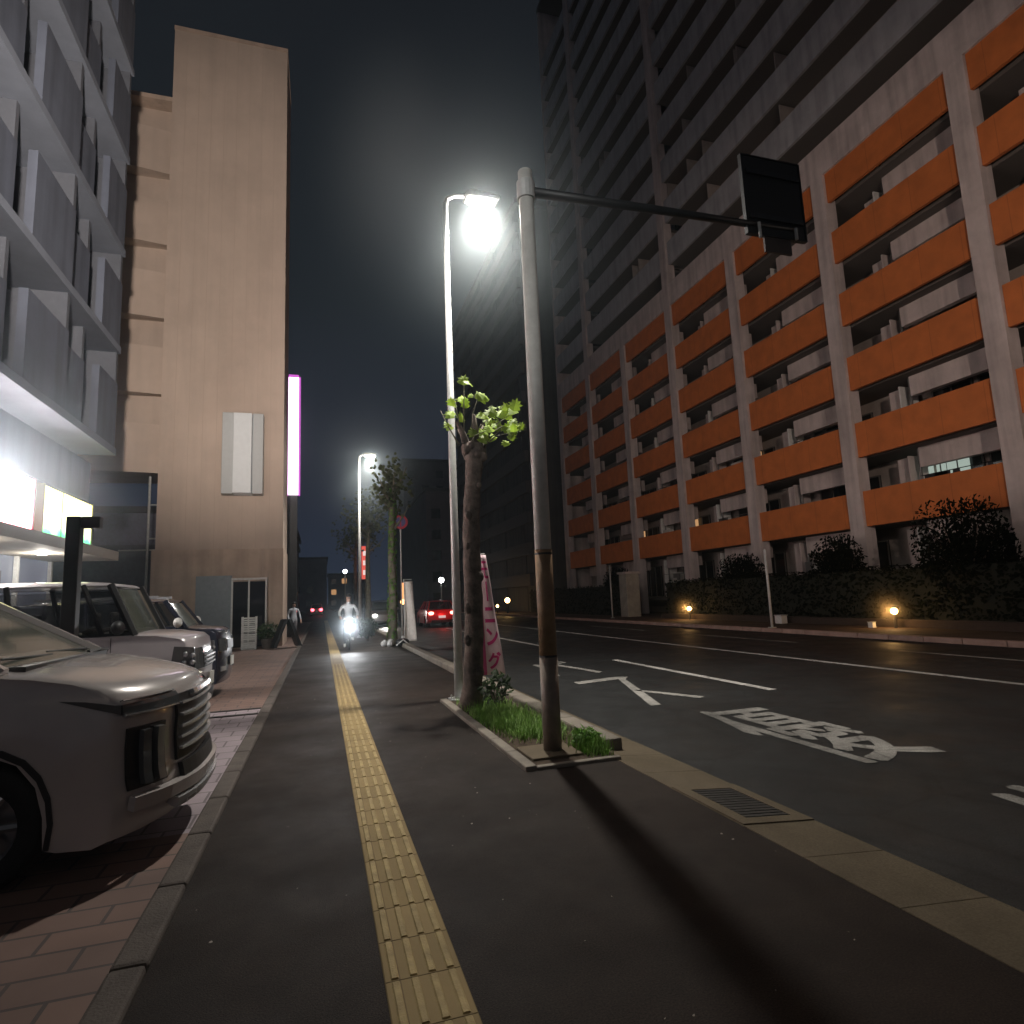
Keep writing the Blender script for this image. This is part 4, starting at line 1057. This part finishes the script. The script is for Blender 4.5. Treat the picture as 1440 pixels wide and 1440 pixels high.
lamp('tail_glow', 'POINT', (6.55,34.4,.75), 14, (1,.05,.04), size=.2)
# --- oncoming / waiting white car with headlights
W5 = paintm('white car paint', (.55,.55,.56), .3, .1)
c5 = Car('white_car', 'white car with bright headlights facing us beyond the ivy covered trunk', 'car', (3.85,40,RZ), W5,
         [(-.2,.2),(-.02,.28),(.0,.55),(-.05,.75),(-.3,.90),(-.95,1.0),(-1.2,1.02),(-3.7,1.04),(-4.0,1.0),(-4.12,.85),(-4.15,.55),(-4.05,.32),(-3.8,.24)] + arch(-3.3,.31,.38,.24)[::-1] + [(-2.8,.22),(-1.3,.22)] + arch(-.82,.31,.38,.22)[::-1] + [(-.35,.2)],
         .84, .18, (-.82,-3.3), .31, (-.98,-4.05,-1.75,-3.7,1.0,1.62,.78,.62), rz=R(-90))
c5.glass([0,.3,.62,1.0]); c5.mirror(-1.2, 1.1)
hg = glow('headlamp glow', (1,.95,.88), 14)
for sd in (-1, 1): MB().ball((-.03, sd*.62, .72), .11, 12, 8, (.5,1.3,.8)).build('headlight', hg, c5.root, smooth=True)
c5.patch('bumper_trim', M['chrome'], -.6, .6, .30, .36, .03)
lamp('car_beam', 'SPOT', (3.85,39.7,.65), 260, (1,.95,.88), None, (3.4,20,0), .1, 60, .6)
# --- far small car at the vanishing point
c6 = Car('distant_car', 'tiny distant car with red tail lights near the end of the footway', 'car', (-.6,92,-.05), W5,
         [(-.2,.2),(-.02,.28),(.0,.55),(-.05,.75),(-.3,.90),(-.95,1.0),(-3.7,1.04),(-4.0,1.0),(-4.12,.85),(-4.15,.55),(-4.05,.32),(-3.8,.24),(-.35,.2)],
         .80, .18, (-.82,-3.3), .31, (-.98,-4.05,-1.75,-3.7,1.0,1.62,.74,.60), rz=R(90))
c6.glass([0,.5,1.0])
for sd in (-1, 1): MB().ball((-4.12, sd*.55, .85), .20, 10, 6, (.4,1.2,1)).build('tail_light', bpy.data.materials.get('far tail') or glow('far tail', (1,.06,.08), 12), c6.root, smooth=True)

# ------------------------------------------------------------------ people
SKIN = mat('skin', (.42,.26,.19), .55)
def person(name, label, loc, rz, J, E, hair, cloth, kids=True):
    """J: name -> (pos, radius); E: edges. cloth(p) -> material index for a face centre. One skinned body."""
    root = thing(name, label, 'person', loc, rz)
    names = list(J); idx = {n: i for i, n in enumerate(names)}
    me = bpy.data.meshes.new('body'); me.from_pydata([J[n][0] for n in names], [(idx[a], idx[c]) for a, c in E], [])
    o = bpy.data.objects.new('body', me); col.objects.link(o)
    sk = o.modifiers.new('Skin', 'SKIN'); sk.use_smooth_shade = True
    for i, n in enumerate(names):
        r_ = J[n][1]; r_ = r_ if isinstance(r_, tuple) else (r_, r_)
        me.skin_vertices[0].data[i].radius = r_
        me.skin_vertices[0].data[i].use_root = (n == 'pelvis')
    ss = o.modifiers.new('Sub', 'SUBSURF'); ss.levels = 1; ss.render_levels = 1
    bpy.context.view_layer.update()
    m2 = bpy.data.meshes.new_from_object(o.evaluated_get(bpy.context.evaluated_depsgraph_get()))
    bpy.data.objects.remove(o)
    ob = bpy.data.objects.new('body', m2); col.objects.link(ob); ob.parent = root
    m2.materials.clear()
    for m in hair[1]: m2.materials.append(m)
    for p in m2.polygons: p.material_index = cloth(p.center)
    hc = Vector(J['head'][0])
    # hair cap, eyes and nose
    b = MB(); b.ball(hc+Vector((0,.018,.045)), .118, 14, 9, (.92,1.0,.95)); 
    b.v = [v if not (v[1] < hc.y-.03 and v[2] < hc.z+.03) else (v[0], hc.y+.0, v[2]) for v in b.v]
    b.build('hair' if not hair[2] else 'helmet', hair[0], root, smooth=True)
    for sx in (-1, 1): MB().ball(hc+Vector((sx*.034,-.098,.0)), .011, 8, 6).build('eye', M['black'], root)
    MB().tube([hc+Vector((0,-.095,.0)), hc+Vector((0,-.125,-.035)), hc+Vector((0,-.10,-.045))], [.010,.017,.012], 8).build('nose', SKIN, root, smooth=True)
    MB().tube([hc+Vector((-.026,-.095,-.07)), hc+Vector((0,-.103,-.072)), hc+Vector((.026,-.095,-.07))], .006, 6).build('mouth', mat('lips', (.25,.10,.09), .6), root)
    return root
def fingers(J, E, w_, h_, dirv, side):
    """five finger chains leaving the hand joint h_"""
    d = Vector(dirv).normalized(); lat = Vector((1,0,0)) if abs(d.x) < .7 else Vector((0,1,0))
    base = Vector(J[h_][0])
    for k, ln in enumerate((.07,.08,.075,.06)):
        a = base + lat*(.028-.019*k)*side + d*.03; n1 = f'{h_}_f{k}a'; n2 = f'{h_}_f{k}b'
        J[n1] = (tuple(a+d*ln*.5), .009); J[n2] = (tuple(a+d*ln*.85+Vector((0,0,-.03))), .008); E += [(h_, n1), (n1, n2)]
    a = base + lat*.04*side*-1; J[f'{h_}_t'] = (tuple(a+d*.03+Vector((0,0,-.01))), .010); E.append((h_, f'{h_}_t'))
SHIRT = mat('white shirt', (.62,.64,.66), .85, var=.1, vscale=12)
TROU = mat('dark trousers', (.022,.024,.03), .85)
SHOE = mat('pale shoe', (.5,.5,.48), .6)
HAIR = mat('black hair', (.012,.011,.010), .6)
# cyclist, facing -Y
J = {'pelvis':((0,.16,.93),(.13,.11)),'waist':((0,.13,1.10),(.125,.10)),'chest':((0,.06,1.34),(.155,.115)),'neckb':((0,.03,1.47),(.07,.065)),'neck':((0,.01,1.54),(.05,.05)),
     'head':((0,-.01,1.66),(.088,.10)),'crown':((0,.0,1.75),(.07,.08))}
E = [('pelvis','waist'),('waist','chest'),('chest','neckb'),('neckb','neck'),('neck','head'),('head','crown')]
for s_, n in ((-1,'l'),(1,'r')):
    J['sh'+n] = ((s_*.19,.05,1.42),.062); J['el'+n] = ((s_*.30,-.06,1.19),.048); J['wr'+n] = ((s_*.27,-.33,1.06),.034); J['ha'+n] = ((s_*.265,-.40,1.05),(.038,.022))
    E += [('chest','sh'+n),('sh'+n,'el'+n),('el'+n,'wr'+n),('wr'+n,'ha'+n)]; fingers(J, E, 'wr'+n, 'ha'+n, (0,-1,-.35), s_)
    lo = n == 'l'
    J['hip'+n] = ((s_*.10,.12,.90),.092); J['kn'+n] = ((s_*.13,-.22,.70 if not lo else .52),.062); J['an'+n] = ((s_*.12,-.04 if not lo else -.08,.36 if not lo else .15),.042); J['to'+n] = ((s_*.13,-.21 if not lo else -.25,.31 if not lo else .10),(.045,.035))
    E += [('pelvis','hip'+n),('hip'+n,'kn'+n),('kn'+n,'an'+n),('an'+n,'to'+n)]
def cl1(c):
    if c.z > 1.53: return 0
    if c.z > .96 and not (c.y < -.30): return 1
    if c.y < -.30 and c.z > .95: return 0
    if c.z < .20 or (c.x > 0 and c.z < .38): return 3
    return 2
BX, BY = .86, 21.4
person('person', 'cyclist in a white shirt riding towards us on the footway', (BX,BY,0), 0, J, E, (HAIR, [SKIN,SHIRT,TROU,SHOE], True), cl1)
# bicycle
bk = thing('bicycle', 'city bicycle with a dazzling front lamp ridden towards us', 'bicycle', (BX,BY,0))
def ring(b, cy, cz, R_, r_, n=32, k=8):
    vs = []; fs = []
    for i in range(n):
        a = 2*math.pi*i/n
        for j in range(k):
            q = 2*math.pi*j/k; rr = R_+r_*math.cos(q); vs.append((r_*math.sin(q), cy+rr*math.cos(a), cz+rr*math.sin(a)))
    for i in range(n):
        for j in range(k): fs.append((i*k+j, ((i+1)%n)*k+j, ((i+1)%n)*k+(j+1)%k, i*k+(j+1)%k))
    b.add(vs, fs)
for cyy in (-.62,.48):
    wh = bpy.data.objects.new('wheel', None); col.objects.link(wh); wh.parent = bk
    b = MB(); ring(b, cyy, .33, .31, .02); b.build('tyre', M['rubber'], wh, smooth=True)
    b = MB(); ring(b, cyy, .33, .285, .008)
    for i in range(18):
        a = i*math.pi/9; b.tube([(0,cyy,.33),(0,cyy+.285*math.cos(a),.33+.285*math.sin(a))], .0018, 4)
    b.tube([(-.04,cyy,.33),(.04,cyy,.33)], .02, 8); b.build('rim', M['rim'], wh)
b = MB()
for p, q in (((0,-.38,.86),(0,-.10,.30)),((0,-.10,.30),(0,.10,.80)),((0,-.36,.78),(0,.02,.55)),((0,-.10,.30),(0,.48,.33)),((0,.08,.72),(0,.48,.33)),((0,-.36,.92),(0,-.62,.33))): b.tube([p, q], .017, 8)
b.build('frame', M['dark_metal'], bk, smooth=True)
MB().tube([(-.29,-.36,1.04),(-.15,-.43,1.06),(0,-.42,1.02),(.15,-.43,1.06),(.29,-.36,1.04)], .014, 8).build('handlebar', M['chrome'], bk, smooth=True)
MB().tube([(0,-.40,.90),(0,-.42,1.03)], .016, 8).build('stem', M['chrome'], bk)
MB().ball((0,.16,.84), .12, 12, 6, (.8,1.1,.35)).build('saddle', M['black'], bk, smooth=True)
ba = MB().box(-.18,.18,-.78,-.47,.72,.74)
for z in (.76,.84,.92,.97):
    ba.tube([(-.18,-.78,z),(.18,-.78,z),(.18,-.47,z),(-.18,-.47,z),(-.18,-.78,z)], .005, 4)
ba.build('basket', M['dark_metal'], bk)
MB().tube([(0,-.72,.76),(0,-.84,.79)], .055, 12).build('lamp_housing', M['dark_metal'], bk)
MB().ball((0,-.85,.79), .075, 12, 8, (1,.5,1)).build('front_lamp', glow('bicycle lamp', (.92,.97,1), 160), bk, smooth=True)
MB().tube([(-.17,-.10,.22),(.17,-.10,.40)], .010, 6).build('crank', M['chrome'], bk)
lamp('bicycle_beam', 'SPOT', (BX,BY-.95,.79), 130, (.92,.96,1), None, (BX-.1,8,.2), .05, 110, .7)
lamp('bicycle_halo', 'POINT', (BX,BY-.98,.79), 60, (.92,.96,1), None, size=.05)
# pedestrian walking away
J = {'pelvis':((0,0,.90),(.12,.10)),'waist':((0,0,1.04),(.115,.09)),'chest':((0,.01,1.25),(.15,.105)),'neckb':((0,.0,1.38),(.07,.06)),'neck':((0,-.01,1.43),(.05,.05)),'head':((0,-.02,1.53),(.085,.098)),'crown':((0,-.01,1.61),(.07,.08))}
E = [('pelvis','waist'),('waist','chest'),('chest','neckb'),('neckb','neck'),('neck','head'),('head','crown')]
for s_, n in ((-1,'l'),(1,'r')):
    st_ = .16*s_
    J['sh'+n] = ((s_*.18,0,1.33),.058); J['el'+n] = ((s_*.25,-.05*s_,1.08),.045); J['wr'+n] = ((s_*.25,-.14-.06*s_,.88),.032); J['ha'+n] = ((s_*.25,-.17-.06*s_,.81),(.022,.036))
    E += [('chest','sh'+n),('sh'+n,'el'+n),('el'+n,'wr'+n),('wr'+n,'ha'+n)]; fingers(J, E, 'wr'+n, 'ha'+n, (0,-.2,-1), s_)
    J['hip'+n] = ((s_*.10,0,.87),.088); J['kn'+n] = ((s_*.10,-.04+st_*.5,.48),.058); J['an'+n] = ((s_*.10,.03+st_,.10),.040); J['to'+n] = ((s_*.11,-.11+st_,.045),(.042,.03))
    E += [('pelvis','hip'+n),('hip'+n,'kn'+n),('kn'+n,'an'+n),('an'+n,'to'+n)]
def cl2(c):
    if c.z > 1.42: return 0
    if c.z > .92 or (abs(c.x) > .2 and c.z > .86): return 1
    if abs(c.x) > .19 and c.z > .6: return 0
    if c.z < .11: return 3
    return 2
person('person', 'pedestrian in pale clothes standing beyond the black folding board', (-1.2,30,0), R(20), J, E, (HAIR, [SKIN,mat('pale blue shirt',(.42,.46,.52),.85),mat('pale trousers',(.36,.39,.44),.85),SHOE], False), cl2)

# A board
t = thing('folding_board', 'black folding board standing on the footway edge by the tower', 'sign board', (-1.25,24.6,0), R(18))
for s_ in (-1, 1):
    MB().add([(s_*.02,-.3,1.0),(s_*.02,.3,1.0),(s_*.40,.3,.0),(s_*.40,-.3,.0),(s_*.13,-.3,1.0),(s_*.13,.3,1.0),(s_*.51,.3,0),(s_*.51,-.3,0)], [(0,1,2,3),(7,6,5,4),(0,4,5,1),(1,5,6,2),(2,6,7,3),(3,7,4,0)]).build('panel', M['black'], t)
MB().tube([(-.07,-.3,1.0),(.07,-.3,1.0)], .02, 6).tube([(-.07,.3,1.0),(.07,.3,1.0)], .02, 6).build('hinge', M['dark_metal'], t)
# stacked crates / shelf beside door
t = thing('crate_stack', 'pale stack of slatted crates beside the glass door', 'crates', (-2.55,24.9,LZ))
for k in range(4):
    b = MB().box(-.25,.25,-.2,.2,.30*k,.30*k+.02)
    for z in (.05,.13,.21): b.box(-.25,.25,-.2,-.18,.30*k+z,.30*k+z+.055).box(-.25,.25,.18,.2,.30*k+z,.30*k+z+.055).box(-.25,-.23,-.179,.179,.30*k+z,.30*k+z+.055).box(.23,.25,-.179,.179,.30*k+z,.30*k+z+.055)
    for sx in (-1,1):
        for sy in (-1,1): b.box(sx*.235-.02,sx*.235+.02,sy*.185-.02,sy*.185+.02,.30*k+.021,.30*k+.296)
    b.build('crate', M['white_metal'], t)
t = thing('potted_shrub', 'low dark shrub at the foot of the tower beside the folding board', 'shrub', (-1.9,25.1,LZ))
MB().tube([(0,0,0),(0,0,.35)], [.22,.28], 14).build('pot', M['kerb_dark'], t)
leafy(t, (0,0,.62), .5, .34, 500, .10, M['leaf_dark'])
t = thing('green_shrub', 'low dark green shrub behind the cyclist beside the kerb', 'shrub', (1.75,25.3,0))
MB().tube([(0,0,0),(0,0,.5)], .05, 8).build('stem', M['bark'], t)
leafy(t, (0,0,.50), .42, .42, 700, .10, leaf_mat('blue green leaf', (.03,.07,.045)))

# ------------------------------------------------------------------ far trees, road sign, distant lights
def far_tree(x, y, h, r0, lab, m, ivy=True, n=700, crown=1.1, rz_=1.6, cz=None, name='street_tree'):
    t = thing(name, lab, 'tree', (x,y,0))
    b = MB(); pts = trunk_mesh(b, 0, 0, h, r0, r0*.6, (.1,0))
    for q in range(7):
        a = q*.95; z = h*(.72+.04*q); b.tube([(.08,0,z),(.08+crown*.5*math.cos(a), crown*.5*math.sin(a), z+.5),(.08+crown*.8*math.cos(a),crown*.8*math.sin(a),z+.95)], [r0*.35,r0*.2,r0*.08], 6)
    b.build('trunk', M['bark_pale'], t, smooth=True)
    b = MB()
    cz = cz or h+.2
    for i in range(n):
        th = rnd.uniform(0,6.28); ph = math.acos(rnd.uniform(-1,1)); k = rnd.random()**.5
        lob = 1+.3*math.sin(3*th+x)*math.sin(2*ph+y)
        leaf_shape(b, (.08+crown*k*lob*math.sin(ph)*math.cos(th), crown*k*lob*math.sin(ph)*math.sin(th), cz+rz_*k*lob*math.cos(ph)), (rnd.uniform(-1,1), -1, rnd.uniform(0,1)), (rnd.uniform(-1,1),0,1), rnd.uniform(.10,.2), True)
    b.build('crown', m, t, fix=False)
    if ivy:
        b = MB()
        for i in range(420):
            z = rnd.uniform(.2,h); a = rnd.uniform(0,6.28); rr = r0*(1-.4*z/h)+.03
            leaf_shape(b, (.1*z/h+rr*math.cos(a), rr*math.sin(a), z), (math.cos(a), math.sin(a), .3), (0,0,1), rnd.uniform(.06,.12), True)
        b.build('ivy', M['leaf_weed'], t, fix=False)
    return t
M['leaf_far'] = leaf_mat('far street leaf', (.10,.12,.06))
far_tree(2.38, 22.3, 5.6, .17, 'pale trunk with climbing ivy farther along the kerb', M['leaf_far'], True, 260, .75, 1.1, 5.7)
far_tree(2.35, 34, 5.8, .16, 'sparse tree behind the second street lamp', M['leaf_far'], False, 500, 1.2, 1.6, 6.2)
far_tree(2.35, 47, 6.0, .16, 'hazy tree farther along the kerb in the distance', M['leaf_far'], False, 600, 1.6, 1.9, 6.4)
t = thing('road_sign', 'round red bordered no entry time sign on a thin pole', 'road sign', (3.0,24.4,0))
MB().tube([(0,0,0),(0,0,4.9)], .03, 8).build('pole', M['galv'], t)
b = MB().tube([(0,-.04,4.62),(0,-.055,4.62)], .29, 24); b.build('disc', mat('sign red', (.5,.04,.06), .5), t)
b = MB().tube([(0,-.056,4.62),(0,-.062,4.62)], .20, 24); b.build('face', mat('sign blue', (.10,.10,.25), .5), t)
MB().box(-.025,.025,-.07,-.063,4.43,4.81).build('slash', bpy.data.materials['sign red'], t)
t = thing('warning_lamp_post', 'slim glowing orange post lamp beside the red car', 'lamp post', (4.75,38,0))
MB().tube([(0,0,0),(0,0,1.35)], .04, 8).build('post', M['dark_metal'], t)
MB().ball((0,0,1.45), .16, 10, 8).build('lamp_globe', glow('amber globe', (1,.5,.15), 7), t, smooth=True)
MB().tube([(0,0,1.62),(0,0,2.6)], .05, 8).build('light_tube', glow('orange tube', (1,.35,.12), 2.2), t)
def dlamp(x, y, h, lab, c, s, r_):
    t = thing('distant_lamp', lab, 'street lamp', (x,y,0), group='distant lamps down the street')
    MB().tube([(0,0,0),(0,0,h)], .06, 8).build('pole', M['galv'], t)
    MB().ball((0,0,h+r_), r_, 10, 8).build('globe', glow('distant globe', c, s), t, smooth=True)
dlamp(12.4, 66, 3.3, 'bright white distant lamp above the red car', (1,.98,.95), 30, .28)
dlamp(2.2, 62, 4.4, 'small white distant lamp to the right of the rider', (.9,.95,1), 14, .2)
0 and dlamp(-.4, 75, 2.2, 'faint white lamp low in the distance left of the rider', (.9,.95,1), 8, .14)
t = thing('red_shop_sign', 'small vertical red lit sign with pale marks beside the ivy trunk', 'sign', (3.0,46,0))
MB().box(-.2,.2,-.1,.1,3.2,5.6).build('face', glow('red sign face', (1,.14,.10), .8), t)
for k in range(3): MB().box(-.11,.11,-.108,-.101,3.5+.7*k,3.85+.7*k).build('mark', glow('pale mark', (1,.8,.75), .9), t)
MB().tube([(0,0,0),(0,0,3.2)], .05, 8).build('pole', M['dark_metal'], t)
# far buildings closing the street
def block(name, lab, x0, x1, y0, y1, h, c, lit=0, face='-y'):
    t = thing(name, lab, 'building', (0,0,0))
    m = mat('far facade', c, .9, var=.25, vscale=.5)
    MB().box(x0,x1,y0,y1,0,h).build('wall', m, t)
    MB().box(x0-.3,x1+.3,y0-.3,y1+.3,h+.002,h+.5).build('roof', M['grey_dk'], t)
    n = int((x1-x0)/3); 
    for i in range(n):
        for k in range(int(h/3.2)):
            if rnd.random() < .75:
                l_ = rnd.random() < lit
                MB().box(x0+.8+3*i, x0+2.2+3*i, y0-.03, y0-.002, 1+3.2*k, 2.5+3.2*k).build('window', M['lit_warm'] if l_ else M['win_dark'], t)
    return t
block('far_building', 'grey purple building closing the view behind the red car', 15.2, 34, 92, 118, 18, (.08,.07,.085), .06)
block('far_building', 'taller dim building rising farther down the street', 16, 40, 124, 150, 30, (.07,.065,.08), .03)
block('far_building', 'small bluish building at the end of the street', -7, 1.2, 150, 170, 12, (.13,.14,.19), .05)
block('far_building', 'dark low building across the end of the road', 2, 14, 190, 205, 10, (.12,.12,.15), .1)
block('far_building', 'dim building beyond the glowing vertical sign', -16, -3, 64, 90, 10, (.11,.12,.16), .05)

# ------------------------------------------------------------------ unseen lamps added out of frame to brighten the tower and apartments
street_lamp(14.95, 3.5, 'slim unseen street lamp added on the far footway to brighten the apartments', h=8.0, energy=500, headx=-.9, color=(1,.84,.68), group='added lamps along the far footway')  # added lamp, warms the near end of the apartment front
t = street_lamp(1.97, -9.0, 'slim unseen street lamp added behind the camera with an added floodlight head', energy=1500, color=(1,.80,.66))  # added behind the camera, warms the near side of the carrier
MB().box(-.16,.16,.05,.33,7.2,7.5).build('fill_head', M['dark_metal'], t, bevel=.02)  # head added only to carry the apartment fill
lamp('apartment_fill', 'SPOT', (2.1,-8.55,7.35), 7600, (1,.80,.68), t, (20,17.5,11.8), .2, 44, .8)  # fill light added for the orange balcony fronts
t = thing('added_floodlight', 'unseen floodlight on a steel pole added to brighten the beige tower', 'floodlight', (-1.25,1.0,LZ))  # unseen fixture added to light the beige tower
MB().tube([(0,0,0),(0,0,6.4)], .06, 12).build('pole', M['galv'], t, smooth=True)
MB().box(-.2,.2,-.12,.10,6.42,6.72).build('housing', M['dark_metal'], t, bevel=.02)
MB().box(-.17,.17,.102,.115,6.45,6.69).build('lens', M['lamp_lens'], t)
lamp('pole_fill', 'SPOT', (-1.1,1.35,6.5), 480, (1,.97,.93), t, (2.1,5.75,5.3), .15, 46, .9)  # fill added from the left for the thick sign pole
lamp('tower_fill', 'SPOT', (-1.25,1.3,6.53), 15500, (1,.86,.76), t, (-3.4,26,15), .2, 56, .8)  # fill added on the tower and balcony wing

# ------------------------------------------------------------------ mist balls added to imitate lens glare around the brightest lamps
def bloom(name, label, c, rad, dens, g=.4, colr=(.72,.92,1)):
    m = bpy.data.materials.new(name); m.use_nodes = True
    N = m.node_tree.nodes; L = m.node_tree.links; N.remove(N['Principled BSDF'])
    v = N.new('ShaderNodeVolumeScatter'); v.inputs['Anisotropy'].default_value = g; v.inputs['Color'].default_value = (*colr, 1)
    tc = N.new('ShaderNodeTexCoord'); ln = N.new('ShaderNodeVectorMath'); ln.operation = 'LENGTH'; L.new(tc.outputs['Object'], ln.inputs[0])
    mr = N.new('ShaderNodeMapRange'); mr.inputs['From Min'].default_value = 1; mr.inputs['From Max'].default_value = 0; mr.inputs['To Max'].default_value = 1
    L.new(ln.outputs['Value'], mr.inputs['Value'])
    pw = N.new('ShaderNodeMath'); pw.operation = 'POWER'; pw.inputs[1].default_value = 2.6; L.new(mr.outputs[0], pw.inputs[0])
    ml = N.new('ShaderNodeMath'); ml.operation = 'MULTIPLY'; ml.inputs[1].default_value = dens; L.new(pw.outputs[0], ml.inputs[0])
    L.new(ml.outputs[0], v.inputs['Density']); L.new(v.outputs[0], N['Material Output'].inputs['Volume'])
    o = MB().ball((0,0,0), 1, 24, 14).build('haze', m, loc=c); o.scale = rad if isinstance(rad, tuple) else (rad,)*3
    tag(o, label, 'haze', kind='stuff'); return o
bloom('lamp_bloom', 'glowing mist ball added as lens glare around the first street lamp', (2.5,9.27,8.25), 3.2, .095, .0, (.84,.95,1))
bloom('far lamp mist', 'glowing mist ball added as lens glare around the second street lamp', (2.1,28,8.05), 4.2, .07, .0, (.8,.95,1))
bloom('bicycle mist', 'added glare ball around the bicycle lamp', (BX,BY-1.0,.79), 1.5, .22, .4, (.85,.93,1))
bloom('shop mist', 'pale glow ball added in front of the shop signs', (-5.6,13.6,4.6), (2.4,6,4.2), .12, .1, (.70,.86,1))
bloom('garden lamp mist', 'added ball of warm glow around the garden lamp near the round shrub', (16.9,14.95,.6), 1.0, .30, .2, (1,.85,.6))
bloom('garden lamp mist', 'added ball of warm glow around the garden lamp near the gate pillar', (16.9,26.2,.6), 1.0, .30, .2, (1,.85,.6))
bloom('neon mist', 'added ball of magenta glow around the vertical sign', (-1.36,31.6,10), (1.6,1.2,4.4), .10, .2, (.8,.75,1))

# ------------------------------------------------------------------ night haze: thin mist volume added so the lamps glow
hz = bpy.data.materials.new('thin night haze'); hz.use_nodes = True
N = hz.node_tree.nodes; L = hz.node_tree.links; N.remove(N['Principled BSDF'])
vs_ = N.new('ShaderNodeVolumeScatter'); vs_.inputs['Density'].default_value = .0012; vs_.inputs['Anisotropy'].default_value = .78; vs_.inputs['Color'].default_value = (.72,.90,1,1)
L.new(vs_.outputs[0], N['Material Output'].inputs['Volume'])
o = MB().box(-45, 45, -11, 230, -.4, 58).build('haze', hz); tag(o, 'thin night haze added for the glow around the lamps', 'haze', kind='stuff')
